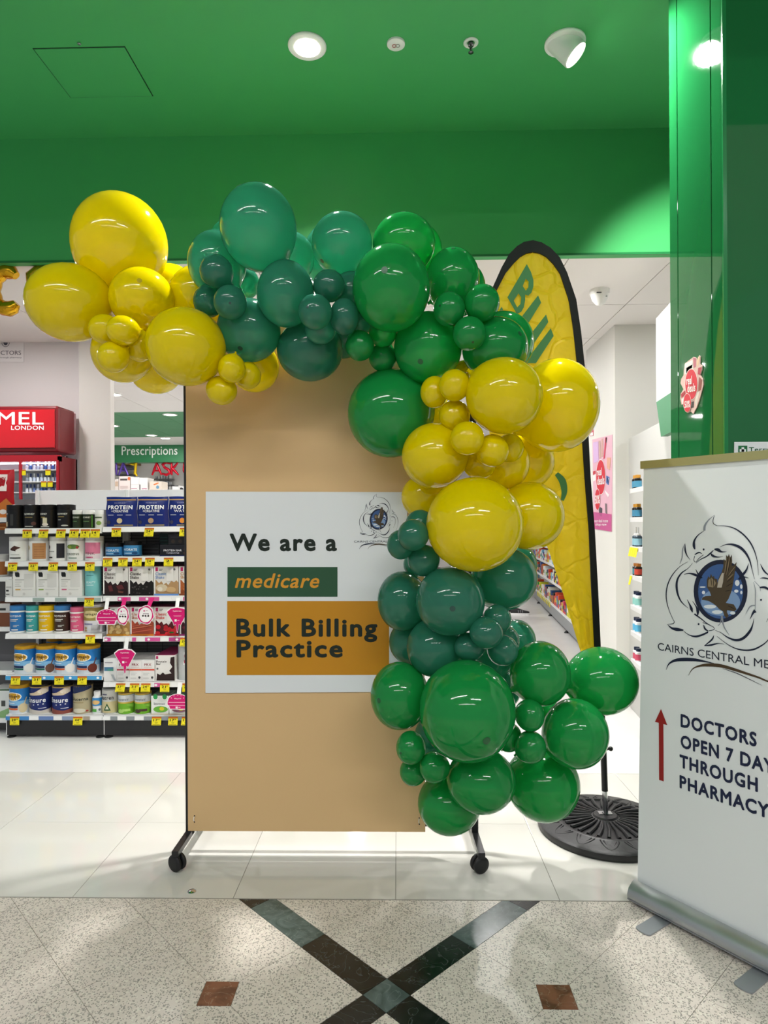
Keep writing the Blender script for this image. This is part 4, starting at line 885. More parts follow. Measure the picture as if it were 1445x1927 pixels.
def pouch(name, label, x0, x1, zs, hpx, col, items, Yf=4.29, th=.05, cat='pouch', grp=None):
    a = P(x0, 1100, Yf).x; b = P(x1, 1100, Yf).x; h = hpx * Yf / F; w_ = b - a; o = empty(name, ((a + b) / 2, Yf + th / 2, zs), label, cat, grp)
    K1, K2 = 10, 12; xs = lambda u, v: a + w_ * (u + .015 * math.sin(v * 9) * (1 if u in (0, 1) else 0))
    bul = lambda u, v: th / 2 * (math.sin(math.pi * u) ** .45 if 0 < u < 1 else 0) * (1 - v ** 3) ** .8 if v < 1 else 0
    m = MB(); vs = []
    for s in (-1, 1):
        for j in range(K2 + 1):
            for i in range(K1 + 1):
                u, v = i / K1, j / K2; vs.append((xs(u, v), Yf + th / 2 + s * (bul(u, v) + .001), zs + h * v * (1 + .006 * math.sin(u * 7))))
    n1 = (K1 + 1) * (K2 + 1); fs = []
    for j in range(K2):
        for i in range(K1):
            q = j * (K1 + 1) + i; fs += [(q, q + 1, q + K1 + 2, q + K1 + 1), (n1 + q, n1 + q + K1 + 1, n1 + q + K1 + 2, n1 + q + 1)]
    for i in range(K1): fs += [(i, n1 + i, n1 + i + 1, i + 1)]
    for j in range(K2):
        for i in (0, K1): q = j * (K1 + 1) + i; fs += [(q, q + K1 + 1, n1 + q + K1 + 1, n1 + q)]
    part(m.add(vs, fs, ink(col, .22), True), 'bag', o)
    part(prints(items, lambda x, y, d=0: (a + x, Yf + th / 2 - bul(min(max(x / w_, 0), 1), min(y / h, 1)) - .0018 - d, zs + y), w_, h, curved=True), 'label', o)
    return o

# --- shelving bays
FX = 4.25
def bay(x0p, x1p, label, edges, extra):
    xa_, xb_ = P(x0p, 1200, FX).x, P(x1p, 1200, FX).x
    root = empty('shelving_bay', ((xa_ + xb_) / 2, 4.45, 0), label, 'shelving')
    ztop = P(100, 923, 4.66).z
    part(MB().box(xa_, xb_, 4.66, 4.68, .1, ztop, mat('shelf_back', '6a6a6c', .6)), 'back_panel', root)
    part(MB().box(xa_ + .002, xb_ - .002, 4.640, 4.66, P(100, 960, 4.65).z, ztop, mat('shelf_white', 'e8e8e8', .4)), 'header_panel', root, bevel=.001)
    g = MB(); 
    z = .2
    while z < 1.42: g.box(xa_ + .01, xb_ - .01, 4.648, 4.652, z, z + .003, '2a2a2c'); z += .022
    x = xa_ + .03
    while x < xb_: g.box(x, x + .003, 4.645, 4.648, .15, 1.44, '2a2a2c'); x += .11
    part(g, 'wire_back', root)
    for x in (xa_, xb_ - .02): part(MB().box(x, x + .02, 4.62, 4.67, .05, ztop, 'shelf_white'), 'upright', root)
    shelves = []
    for (zz, strip, tickets) in edges:
        s = part(MB().box(xa_ + .002, xb_ - .002, FX + .008, 4.64, zz - .02, zz, 'shelf_white').prism([(FX, zz - .033), (FX + .012, zz - .036), (FX + .014, zz), (FX + .006, zz)], lambda x, y, d=0: (d, x, y), xa_ + .002, xb_ - .002, 'shelf_white'), 'shelf', root)
        for t in strip:
            q = MB(); u0, u1 = P(t[0], 1200, FX).x, P(t[1], 1200, FX).x; q.box(u0, u1, FX - .0015, FX, zz - .032, zz - .007, t[2])
            if len(t) > 3:
                for e in t[3]: q.add([(P(e, 1200, FX).x + .008 * math.cos(a) * 1.2, FX - .002, zz - .0195 + .008 * math.sin(a)) for a in [i * math.pi / 6 for i in range(12)]], [tuple(range(12))], 'f4f4f4')
            o = part(q, 'edge_strip', root); o.parent = s; o.location = (0, 0, 0)
        for (tx, num) in tickets:
            q = MB(); X = P(tx, 1200, FX).x; w2 = .031; h2 = .056; z1 = zz - .008; sk = .006 * random.uniform(.2, 1.6)
            f = lambda x, y, d=0: (X + x + (y / h2) * sk, FX - .004 - d - .004 * (1 + y / h2) * 0, z1 + y)
            q.prism([(-w2, -h2), (w2, -h2), (w2, 0), (-w2, 0)], f, -.0008, 0, mat('ticket_yellow', 'f2e312', .45)); q.add([f(*a, .0004) for a in ((-w2, -.011), (w2, -.011), (w2, 0), (-w2, 0))], [(0, 1, 2, 3)], 'c8661c')
            q.text(num, -.020, .008, -.030, -.014, f, '1c1a10', bold=.03, d=.0006); q.text('99', .010, .021, -.021, -.014, f, '1c1a10', bold=.02, d=.0006)
            for yy, ww in ((-.037, .010), (-.043, .008), (-.051, .024)): q.add([f(*a, .0005) for a in ((-ww, yy - .001), (ww, yy - .001), (ww, yy + .001), (-ww, yy + .001))], [(0, 1, 2, 3)], '8a8020')
            o = part(q, 'price_ticket', root); o.parent = s; o.location = (0, 0, 0)
    part(MB().box(xa_ + .004, xb_ - .002, FX + .012, FX + .03, .016, edges[-1][0] - .03, mat('plinth_black', '19191b', .4)), 'plinth', root)
    part(MB().box(xa_, xa_ + .004, FX + .01, 4.68, .02, edges[-1][0], 'shelf_white'), 'end_panel', root)
    for x in (xa_ + .025, xb_ - .03):
        part(MB().lathe([(.028, 0), (.026, .006), (.012, .012), (.007, .014), (.007, .03)], 16, (x, FX + .03, 0), RUB), 'foot', root)
    return root
Zr = lambda y: P(100, y, FX).z
LZ = [Zr(994), Zr(1056), Zr(1123), Zr(1192.5), Zr(1270), Zr(1346)]; RZ = [Zr(992), Zr(1048), Zr(1122), Zr(1198), Zr(1283.5), Zr(1346)]
WT = 'f2f2f2'
bay(9, 192.5, 'left bay of white shop shelving with black plinth, full of supplement tubs', [
 (LZ[0], [(14, 40, WT)], [(53, '14'), (84.5, '14'), (117, '14'), (142, '14'), (162.5, '14'), (181, '14')]),
 (LZ[1], [], [(25.5, '19'), (64, '22'), (102, '24'), (137.5, '24'), (170.5, '24')]),
 (LZ[2], [(12, 62, WT), (62, 84, '9fb0ab'), (84, 104, WT), (104, 126, '9fb0ab'), (126, 146, WT), (146, 190, '9fb0ab')], [(169, '32')]),
 (LZ[3], [(20, 30, WT), (52, 62, WT), (104, 114, WT), (136, 146, WT)], [(170.5, '21')]),
 (LZ[4], [(10, 191, '4a9fd6', (57, 83, 132, 184))], [(30, '31'), (69.5, '31'), (111.5, '29'), (155, '29')]),
 (LZ[5], [(10, 54, '4286c8'), (54, 72, WT), (72, 100, '6a84b8'), (100, 116, WT), (116, 138, '8a9ab8'), (156, 168, 'a89c8c'), (170, 190, WT)], [(27.5, '29'), (146.5, '44')])], None)
PKS = 'd4569a'
bay(193, 470, 'right bay of white shop shelving beside the beige board, with pink shelf tags', [
 (RZ[0], [], [(220.5, '24'), (283, '24'), (349, '24')]), (RZ[1], [], [(204, '27'), (233, '21'), (259.5, '24'), (283.5, '24'), (318.5, '2')]),
 (RZ[2], [(196, 205, WT), (222, 246, PKS, (226,)), (247, 262, WT), (262, 300, PKS, (277,)), (301, 323, WT), (345, 347, PKS)], []),
 (RZ[3], [(197, 208, PKS, (200,)), (210, 248, WT), (249, 256, PKS), (273, 301, PKS, (280,)), (302, 316, WT), (318, 344, 'b94a8a', (333,))], [(349, '24')]),
 (RZ[4], [(205, 216, WT), (290, 303, PKS, (293,))], [(227.5, '37'), (253.5, '31'), (274.5, '24'), (310, '21'), (352, '24')]),
 (RZ[5], [(193, 206, WT), (221, 236, WT), (253, 269, WT), (207, 220, '8d9499'), (237, 252, '8d9499'), (270, 350, '8d9499')], [(294.5, '17'), (325.5, '17'), (351, '17')])], None)

# left bay, top shelf
G1 = 'black tubs on the top shelf'
for i, (a, b, it, lb) in enumerate(((15, 47, [('t', 'ISOWHEY', .05, .3, .72, .8, 'd8d8d0'), ('r', .45, .6, .15, .75, '3a3a3a'), ('r', .08, .3, .1, .35, 'b9a98a')], 'black protein tub turned sideways at the left end of the top shelf'),
    (47, 78, [('t', 'ISOWHEY', .25, .8, .7, .8, 'e8e8e0'), ('r', .3, .7, .56, .6, '8a7a4a'), ('e', .75, .25, .12, .1, '5a3a34'), ('r', .3, .72, .08, .12, 'c8c8c0')], 'black protein tub with chocolate picture, second from the left'),
    (78, 109, [('t', 'ISOWHEY', .18, .6, .7, .8, 'e8e8e0'), ('r', .25, .5, .56, .6, 'a08a4a'), ('r', .38, .6, .2, .55, 'd8d0b0'), ('e', .5, .2, .16, .08, 'e6dccf'), ('r', .25, .7, .06, .1, 'c8c8c0')], 'black protein tub with cream milk glass picture'),
    (109, 142, [('t', 'ISOWHEY', .25, .75, .7, .8, 'e8e8e0'), ('r', .3, .6, .58, .62, 'a08a4a'), ('e', .62, .14, .16, .04, 'c8c8c0'), ('r', .3, .45, .42, .46, '9a9a94')], 'black protein tub with mostly plain label, rightmost of the four'))):
    tin('supplement_tub', lb, a, b, 0, LZ[0], 45, '141416', '0e0e10', it, lidh=.2, cat='tub', grp=G1)
tin('supplement_jar', 'small jar with white lid and dark green label, left of two', 138, 157, 0, LZ[0], 34, '24301e', 'dededa', [('t', 'ISOWHEY', .2, .8, .7, .82, 'd8dccc'), ('r', .2, .6, .45, .5, '5a7a4a')], lidh=.22, cat='jar', grp='small jars')
tin('supplement_jar', 'small jar with white lid and dark green label, right of two', 157, 179, 0, LZ[0], 34, '222d1c', 'dededa', [('t', 'ISOWHEY', .2, .8, .7, .82, 'd8dccc'), ('r', .2, .7, .45, .5, '5a7a4a'), ('r', .86, .94, .05, .9, '5a9a3a')], lidh=.22, cat='jar', grp='small jars')
tin('supplement_jar', 'small white jar with green leaf label beside the blue pouches', 180, 196, 0, LZ[0], 34, 'd9dad0', 'e4e4e0', [('r', .1, .9, .7, .8, '4a5a40'), ('e', .6, .35, .25, .15, '7a9a4a')], lidh=.22, cat='jar', grp='small jars')
# right bay, top shelf pouches
for a, b, t2, fc, lb in ((198, 256, '+CREATINE', 'd8c49a', 'blue foil protein pouch next to the small white jar'), (257, 315, '+CREATINE', 'b89878', 'blue foil protein pouch in the middle of the three'), (316, 374, 'WATER', 'e0903a', 'blue foil protein water pouch cut off by the beige board')):
    pouch('protein_pouch', lb, a, b, RZ[0], 57, '16276e', [('r', .02, .98, .88, .92, 'b08a5a'), ('t', 'FAWNDS', .3, .65, .77, .81, '8a90b8', 0), ('t', 'PROTEIN', .08, .88, .58, .72, 'f4f4f8', .05), ('t', t2, .2, .75, .48, .56, 'e8e8f0', .03), ('r', .08, .28, .38, .40, 'c8cce0'), ('r', .4, .58, .38, .40, 'c8cce0'), ('r', .68, .85, .38, .40, 'c8cce0'), ('e', .48, .2, .09, .09, fc), ('e', .12, .15, .06, .06, '3a3a50'), ('r', .3, .9, .03, .07, '8a7a5a')], grp='blue pouches')
# second shelf
def wtub(a, b, lb, it): tin('white_tub', lb, a, b, 0, LZ[1], 46, 'ecebe8', 'c9c8c6', it, lidh=.17, cat='tub', grp='white tubs on the second shelf', foot=.04)
TX = lambda c: [('r', .3, .7, .30, .33, 'b0aeaa'), ('r', .25, .75, .12, .18, c)]
wtub(20, 56, 'white tub with chocolate block picture on the second shelf', [('r', 0, .12, .08, .9, '8a5a40'), ('p', [(.3, .62), (.55, .55), (.75, .66), (.5, .76)], '4a2a22'), ('p', [(.3, .62), (.55, .55), (.55, .48), (.3, .54)], '381e18')] + TX('1e1e1e'))
wtub(57, 94, 'white tub with wide tan side label on the second shelf', [('r', .4, .95, .1, .88, 'c08a58'), ('e', .12, .65, .1, .12, 'b89a50')] + [('r', .48, .88, .2 + .12 * i, .23 + .12 * i, 'a8744a') for i in range(5)])
wtub(95, 127, 'white tub with dark side panel and coffee picture', [('r', .6, .98, .14, .86, '26262e'), ('e', .14, .68, .1, .1, '2a201e'), ('r', .08, .5, .45, .48, '8a8a88'), ('r', .1, .4, .14, .2, '1e1e1e')])
wtub(128, 161, 'white tub with green vegetables picture on the second shelf', [('e', .5, .7, .32, .12, '5a7a3a'), ('e', .35, .68, .12, .08, '8a9a3a'), ('e', .72, .66, .06, .07, 'a83a3a'), ('t', 'GREENS', .2, .8, .28, .38, '4a5a50', .01), ('r', .3, .7, .12, .16, '2a6a4a')])
wtub(162, 195, 'white tub with pink label on the second shelf', [('r', .05, .95, .35, .9, 'd87a98'), ('r', .05, .95, .1, .35, 'e8d8dc'), ('t', 'PINK', .2, .7, .3, .42, '8a5a6a', .01), ('r', .2, .6, .14, .2, 'c84a7a')])
for a, b, hh, lb in ((200, 233, 25, 'low black jar with blue label, left of two'), (234, 267, 29, 'low black jar with blue hydrate label, right of two')):
    tin('drink_jar', lb, a, b, 0, RZ[1], hh, '3f86bc', '141416', [('r', .0, 1, .02, .12, '142a50'), ('t', 'HYDRATE', .15, .85, .5, .72, 'eef2f6', .02), ('r', .2, .7, .25, .32, 'a8cce4'), ('e', .75, .3, .14, .12, '1c4a7a')], lidh=.28, cat='jar', grp='blue hydrate jars')
carton('bar_box', 'black protein bar box on the second shelf against the board edge', 301, 360, 0, RZ[1], 22, '15171f', [('t', 'PROTEIN BAR', .12, .7, .42, .58, 'e8e8f0'), ('t', '+CREATINE', .2, .62, .22, .34, 'c8c8d8'), ('e', .82, .6, .05, .14, '6a4a3a'), ('e', .82, .28, .05, .14, '8a5a3a'), ('r', 0, 1, .0, .06, '2a3a7a')], dep=.14, grp='black bar boxes')
carton('bar_box', 'black bar box stacked on top against the board edge', 317, 362, 0, RZ[1] + 22.5 * 4.275 / F, 19, '121319', [('e', .2, .3, .08, .2, '2e2620'), ('e', .5, .3, .08, .2, '2e2620'), ('e', .8, .3, .08, .2, '2e2620'), ('r', .1, .5, .7, .76, '3a3a48')], dep=.14, grp='black bar boxes')
carton('display_tray', 'dark rack of small bars behind the hydrate jars', 268, 300, 0, RZ[1], 20, '25262a', [('r', .05, .95, .6, .68, '4a4c50'), ('r', .05, .95, .25, .33, '4a4c50')], Yf=4.46, dep=.1, cat='rack')
carton('bar_box', 'dark teal patterned box at the back of the hydrate shelf', 300, 318, 0, RZ[1], 40, '16302e', [('r', .1, .9, .2 + .15 * i, .23 + .15 * i, '2a5450') for i in range(5)], Yf=4.50, dep=.1, grp='black bar boxes')
# third shelf
for i, (a, b, c, lb) in enumerate(((24, 67, 'd0a040', 'plain white shake carton with orange flavour mark'), (68, 110, '8aa840', 'plain white shake carton with green flavour mark'), (111, 154, 'c84a7a', 'plain white shake carton with pink flavour mark'))):
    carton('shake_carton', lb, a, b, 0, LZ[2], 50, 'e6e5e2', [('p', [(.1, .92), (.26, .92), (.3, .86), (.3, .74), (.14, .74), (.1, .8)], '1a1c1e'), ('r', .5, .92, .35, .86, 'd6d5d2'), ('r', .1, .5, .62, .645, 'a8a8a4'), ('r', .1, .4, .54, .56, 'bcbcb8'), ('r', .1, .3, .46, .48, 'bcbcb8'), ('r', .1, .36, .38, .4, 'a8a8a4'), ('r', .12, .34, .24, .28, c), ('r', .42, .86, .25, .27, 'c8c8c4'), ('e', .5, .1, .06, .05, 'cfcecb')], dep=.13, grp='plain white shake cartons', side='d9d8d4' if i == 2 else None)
carton('sachet_box', 'small white sachet packets at the left end of the third shelf', 10, 23, 0, LZ[2], 32, 'd8d8d6', [('r', .1, .9, .5, .6, 'b8b8b8'), ('r', .1, .5, .3, .4, '2a2a2a'), ('r', .1, .6, .1, .16, '6a6a6a')], grp='white sachets')
tin('collagen_canister', 'tall pale turquoise canister on the third shelf', 161, 190, 0, LZ[2], 57, '7cc4c6', '74bcc0', [('r', .3, .7, .72, .75, '4a8a90'), ('t', 'BEAUTY', .3, .8, .45, .52, 'e8f4f4', 0), ('r', .3, .7, .38, .40, 'd8ecec')], lidh=.06, cat='canister')
DRIP = [(0, .55), (.1, .52), (.2, .42), (.3, .50), (.38, .38), (.5, .44), (.58, .36), (.7, .5), (.82, .46), (.92, .52), (1, .44)]
def shake(name, lb, a, b, zs, hh, tcol, fcol, foot, blobs, lid, Yf=4.275):
    it = [('p', [(0.05, .06), (1, .06)] + [(max(.05, x), y) for x, y in DRIP[::-1]], fcol), ('r', 0, 1, 0, .06, foot), ('r', 0, .05, .06, 1, 'eceae8'), ('r', .06, .16, .84, .97, 'b0205c'), ('r', .2, .36, .9, .92, '6a6a6a'), ('r', .2, .32, .86, .88, '6a6a6a'), ('t', 'Classic', .06, .5, .7, .8, tcol, .02), ('t', 'Shake', .06, .42, .58, .68, tcol, .02), ('e', .84, .9, .045, .04, '5a5a5a'), ('r', .52, .8, .5, .9, 'e3e1de')]
    it += blobs
    return carton(name, lb, a, b, 0, zs, hh, 'dcdad7', it, dep=.16, grp='classic shake cartons', top=lid, Yf=Yf)
MAG = '6a1238'
def bl(cols, n, rx, ry, y0=.08, y1=.34, seed=1):
    rr = random.Random(seed); return [('e', rr.uniform(.14, .92), rr.uniform(y0, y1), rx * rr.uniform(.7, 1.2), ry * rr.uniform(.7, 1.2), rr.choice(cols)) for _ in range(n)]
shake('shake_carton', 'shake carton with chocolate block picture', 194, 241, RZ[2], 55, '3a2424', '241014', '1c1012', [('p', [(.2, .34), (.34, .36), (.42, .16), (.26, .14)], '5a2428'), ('p', [(.52, .34), (.76, .38), (.86, .24), (.62, .2)], '5a2428'), ('p', [(.6, .18), (.84, .14), (.8, .09), (.62, .1)], '6a3a30')], MAG)
shake('shake_carton', 'shake carton with coffee bean picture', 242, 289, RZ[2], 55, '2a2424', '14100f', '100c0c', bl(['3a3634', '2a2624', '4a4644'], 16, .035, .025, seed=3), MAG)
shake('shake_carton', 'shake carton with vanilla picture and blue foot', 290, 336, RZ[2], 55, '5a82b8', 'b08c62', '6a94d4', [('e', .32, .26, .24, .13, 'cfc0a4'), ('e', .25, .22, .1, .08, 'e0d8c8'), ('e', .7, .2, .2, .1, 'c8a678')], MAG)
shake('shake_carton', 'shake carton with orange toffee picture at the board edge', 337, 384, RZ[2], 55, 'b8844a', 'a85a2c', '8a4a2a', bl(['c87a44', '8a4420'], 8, .08, .06, seed=5), MAG)
shake('shake_carton', 'shake carton with banana slice picture behind pink talkers', 200, 244, RZ[3], 55, 'b8843a', 'b08850', 'd8921e', bl(['e0c890', 'c8a468', 'd8bc80'], 14, .09, .06, seed=8), MAG)
shake('shake_carton', 'shake carton with orange caramel strips picture', 245, 289, RZ[3], 55, 'b0603a', 'a84a34', 'd87a20', [('p', [(.1, .1 + .07 * i), (.9, .2 + .07 * i), (.92, .24 + .07 * i), (.1, .14 + .07 * i)], ('c8604a', 'b04a3a', 'd8785a')[i % 3]) for i in range(4)], MAG)
shake('shake_carton', 'shake carton with red strawberries picture', 290, 336, RZ[3], 55, 'c8342e', '5a141c', 'd81e28', bl(['d82a34', 'b81a28', 'c82430'], 11, .1, .07, seed=11) + [('e', .72, .12, .1, .03, '3a6a2a')], MAG)
shake('shake_carton', 'shake carton with dark berries picture at the board edge', 338, 384, RZ[3], 55, '7a2a5a', '3a1420', '8a2a6a', bl(['4a1a2a', '6a2434', '2a1018'], 12, .09, .06, seed=13), MAG)
# fourth shelf canisters
for a, b, hh, col, lid, lb in ((20, 49, 51, '2f74b4', '3a80c0', 'blue collagen canister at the left end of the fourth shelf'), (50, 74, 51, '3a9ea2', '3fa4a6', 'teal collagen canister beside the blue one'), (74, 103, 51, 'e0b20c', 'e6bc14', 'yellow collagen canister in the middle of the fourth shelf'), (103, 133, 51, '3a2822', '3f82c2', 'dark brown canister with blue lid'), (133, 159, 48, 'd85a80', 'd86488', 'pink collagen canister on the fourth shelf')):
    tin('collagen_canister', lb, a, b, 0, LZ[3], hh, col, lid, [('t', 'PROTEINS', .15, .85, .72, .8, 'f2f2ee', .02), ('r', .25, .7, .6, .63, 'd8d8d0'), ('r', .25, .62, .53, .56, 'd8d8d0'), ('r', .45, .75, .34, .36, 'd8d8d0'), ('r', .45, .65, .28, .30, 'd8d8d0'), ('r', .35, .7, .12, .17, 'f4f4f0'), ('r', -.1, 1.1, .93, 1.0, 'f0f0ec')], lidh=.18, cat='canister', grp='collagen canisters', foot=.06)
tin('milk_tin', 'large pale tin with gold oval label beside the pink talker', 159, 196, 0, LZ[3], 53, 'd5d4d8', 'e0dede', [('r', -.1, 1.1, .46, .95, '9a8a4a'), ('e', .5, .7, .38, .14, 'd8c890'), ('t', 'Sustagen', .2, .82, .64, .76, '4a3a1a', .02), ('r', .2, .6, .3, .36, '8a88a8'), ('e', .3, .18, .07, .05, 'a8946a'), ('e', .3, .08, .07, .04, 'a8946a'), ('r', .55, .9, .1, .3, 'b8b8bc')], lidh=.06)
# fifth shelf: blue and gold tins
def gold_tin(a, b, zs, hh, lb, milk, band, Yf=4.275, items=True):
    it = [('r', -.15, 1.15, .0, .32, 'd4dce4'), ('r', -.15, 1.15, .32, .5, '7eb4dc'), ('e', .4, .66, .37, .17, 'f0efe8'), ('e', .4, .66, .33, .14, 'c9982e'), ('t', 'Sustagen', .12, .68, .6, .74, '3a2a10', .03), ('r', .05, .62, .23, .32, '1c2c5a'), ('r', .08, .62, .15, .22, band), ('e', .82, .22, .18, .18, milk), ('p', [(.8, .3), (.86, .3), (.98, .62), (.94, .62)], milk), ('r', .05, .5, .4, .43, 'e8f0f8')]
    return tin('formula_tin', lb, a, b, 0, zs, hh, '2478c0', 'c8981e', it if items else None, lidh=.09, cat='tin', grp='blue and gold formula tins', Yf=Yf, rim='b88a18')
gold_tin(29, 68.5, LZ[4], 52, 'blue formula tin with gold lid and green band, leftmost on the fifth shelf', 'e6e4e0', '2a6a5a')
gold_tin(69, 107, LZ[4], 52, 'blue formula tin with gold lid and chocolate picture at its right side', '6a4a3e', '2a6a5a')
gold_tin(105.5, 145, LZ[4], 52, 'blue formula tin with gold lid, orange band and milk splash', 'eceae6', 'd8683a')
gold_tin(146.5, 187, LZ[4], 52, 'blue formula tin with gold lid and chocolate drink picture, rightmost', '6a2e22', 'd8683a')
gold_tin(88, 117, LZ[4], 57, 'blue formula tin in the back row between the first tins', 'e6e4e0', '2a6a5a', Yf=4.44, items=False)
gold_tin(117, 153, LZ[4], 57, 'blue formula tin in the back row behind the milk splash tin', 'e6e4e0', '2a6a5a', Yf=4.44, items=False)
# right bay, fifth shelf
carton('powder_box', 'white medical nutrition box with blue green gradient band', 194, 219, 0, RZ[4], 43, 'e2e2e2', [('r', .05, .75, .45, .62, '4a7a9a'), ('r', .3, .75, .45, .54, '4a9a8a'), ('r', .1, .7, .8, .84, '9a9aa0'), ('p', [(.55, .3), (.75, .3), (.95, .02), (.8, .02)], 'b4bac0')], dep=.25, grp='white medicine boxes')
for a, b, bc, lb in ((219, 242.5, 'c03a4a', 'white medicine box behind the pink cone talker, left of three'), (242.5, 266, 'd8552e', 'white medicine box with orange band, middle of three'), (266, 290, 'd8452e', 'white medicine box with red band, right of three')):
    carton('medicine_box', lb, a, b, 0, RZ[4], 39, 'e8e7e6', [('t', 'FRX', .2, .75, .74, .86, '8a2a34', .02), ('r', .15, .8, .67, .69, 'c8b0a8'), ('r', 0, 1, .52, .59, bc), ('r', .1, .6, .38, .40, 'b0b0b0'), ('r', .1, .5, .3, .32, 'b0b0b0'), ('r', .1, .55, .14, .16, 'b0b0b0'), ('e', .82, .18, .09, .06, '4a4c50')], dep=.28, grp='white medicine boxes')
carton('bar_carton', 'protein bar carton with chocolate splash and magenta top', 291, 328, 0, RZ[4], 49, 'e4e2e0', [('p', [(.06, .02), (1, .02), (1, .95), (.8, .92), (.76, .7), (.88, .55), (.72, .4), (.84, .3), (.5, .26), (.4, .34), (.25, .24), (.1, .3)], '2c1a1a'), ('p', [(.05, .5), (.12, .96), (.7, .95), (.66, .72), (.76, .56), (.6, .42), (.5, .3), (.36, .38), (.24, .3), (.06, .34)], 'e6e4e2'), ('r', .05, .16, .86, .97, 'b0205c'), ('t', 'Protein', .06, .6, .72, .8, '3a2a2a', .02), ('t', 'Bar', .06, .3, .63, .71, '3a2a2a', .02), ('e', .12, .48, .05, .04, '6a6a6a')], dep=.3, top='8a1a50')
pouch('clear_bag', 'clear grey plastic packet at the board edge on the fifth shelf', 330, 368, RZ[4], 66, 'c2c5c7', [('r', .35, .8, .45, .8, 'e6e6e6'), ('t', 'MEAL', .4, .75, .66, .72, 'b0205c'), ('r', .4, .6, .5, .58, 'b83a5a'), ('r', .5, .9, .25, .35, 'd8a0b0')], th=.09)
# base shelf
gold_tin(19, 56, LZ[5], 54, 'blue formula tin with gold lid at the left end of the bottom shelf', 'd8c8a0', 'd8683a')
def ens(a, b, foot, lb): tin('formula_tin', lb, a, b, 0, LZ[5], 55, '1e2c6c', '241e18', [('p', [(.2, .68), (.1, .74), (.45, .8), (.75, .96), (1.0, .96), (1.0, .8), (.7, .7)], 'd8c4a8'), ('e', .78, .83, .2, .08, 'e8dccb'), ('t', 'Ensure', .12, .88, .42, .6, 'f2f2f6', .03), ('e', .42, .34, .03, .022, 'e0e0ec'), ('e', .6, .35, .03, .022, 'e0e0ec'), ('e', .78, .36, .03, .022, 'e0e0ec'), ('p', [(-.15, 0), (1.1, 0), (1.1, .16), (.7, .12), (.3, .18), (-.15, .32)], foot), ('r', .6, .9, .2, .22, 'd8d8e8')], lidh=.08, cat='tin', grp='navy formula tins', rim='b89a58')
ens(57, 96, 'c9c2ba', 'navy formula tin with grey foot on the bottom shelf'); ens(99, 137, '8a4a40', 'navy formula tin with brown foot on the bottom shelf')
tin('formula_tin', 'beige and navy nutrition tin beside the small bottle', 138, 173, 0, LZ[5], 56, 'b3a888', '2a241c', [('p', [(-.15, .7), (.3, .74), (1.1, .9), (1.1, 1), (-.15, 1)], '1f2d56'), ('t', 'Glucerna', .06, .9, .48, .6, '2c3a34', .02), ('r', .1, .7, .4, .42, '8a7a4a'), ('e', .5, .12, .3, .08, 'd8d2c0'), ('e', .85, .1, .07, .03, 'b83a3a')], lidh=.07, rim='b89a58')
# little drink bottle
def bottle(name, lb, a, b, zs, hh, body, capc, items, Yf=4.285, cat='bottle', grp=None, sh=.72):
    Yc = Yf + .03; X0, X1 = P(a, 1100, Yc).x, P(b, 1100, Yc).x; r = (X1 - X0) / 2; cx = (X0 + X1) / 2; h = hh * Yc / F
    o = empty(name, (cx, Yc, zs), lb, cat, grp)
    part(MB().lathe([(r * .9, 0), (r, h * .04), (r * .96, h * .3), (r, h * .55), (r, h * sh), (r * .72, h * (sh + .08)), (r * .62, h * (sh + .1))], 20, (cx, Yc, zs), ink(body, .3)), 'body', o)
    part(MB().lathe([(r * .7, h * (sh + .09)), (r * .72, h * (sh + .11)), (r * .72, h * .98), (r * .66, h), (0, h)], 20, (cx, Yc, zs), ink(capc, .35)), 'cap', o)
    if items:
        xf0 = cyl_xf(cx, Yc, r * 1.002, zs); W = 2.4 * r; part(prints(items, lambda x, y, d=0: xf0(x - W / 2, y, d), W, h * sh, curved=True), 'label', o)
    return o
bottle('drink_bottle', 'small white and blue drink bottle on the bottom shelf', 173.5, 191, LZ[5], 41, 'e4e8ea', 'efefef', [('r', -.1, 1.1, .5, 1.0, '3a8ac8'), ('e', .5, .72, .36, .14, 'e0b878'), ('r', .1, .6, .12, .3, '5ab04a'), ('e', .85, .25, .1, .08, '6a7a8a')])
tin('formula_tin', 'grey tin with green triangle mark on the bottom shelf', 192, 221, 0, LZ[5], 47, 'c2c2bc', '8f9290', [('r', -.1, 1.1, .05, .52, 'c8bc90'), ('p', [(.3, .14), (.7, .14), (.5, .46)], '2c5a34'), ('p', [(.4, .2), (.6, .2), (.5, .36)], 'd8d8c4'), ('t', 'nutren', .1, .85, .6, .74, '3a3c40', .02), ('r', .2, .5, .8, .84, '4a4a6a')], lidh=.05)
for a, b, lb, blob in ((222, 252, 'green and white dietary tin with gold rim, left of two', 'b0d870'), (253, 284, 'green and white dietary tin with chocolate picture, right of two', '4a3430')):
    tin('dietary_tin', lb, a, b, 0, LZ[5], 39, '6fb02c', 'c9a64a', [('r', -.15, 1.15, .62, .98, 'ced2d4'), ('r', -.15, 1.15, .54, .62, 'd2b450'), ('t', 'Souvenaid', .15, .75, .7, .82, '6a7484', .01), ('e', .35, .15, .18, .1, blob), ('r', .45, .85, .14, .26, blob), ('p', [(.6, .5), (1.05, .3), (1.05, .5)], '8cc848')], lidh=.07, grp='green dietary tins')
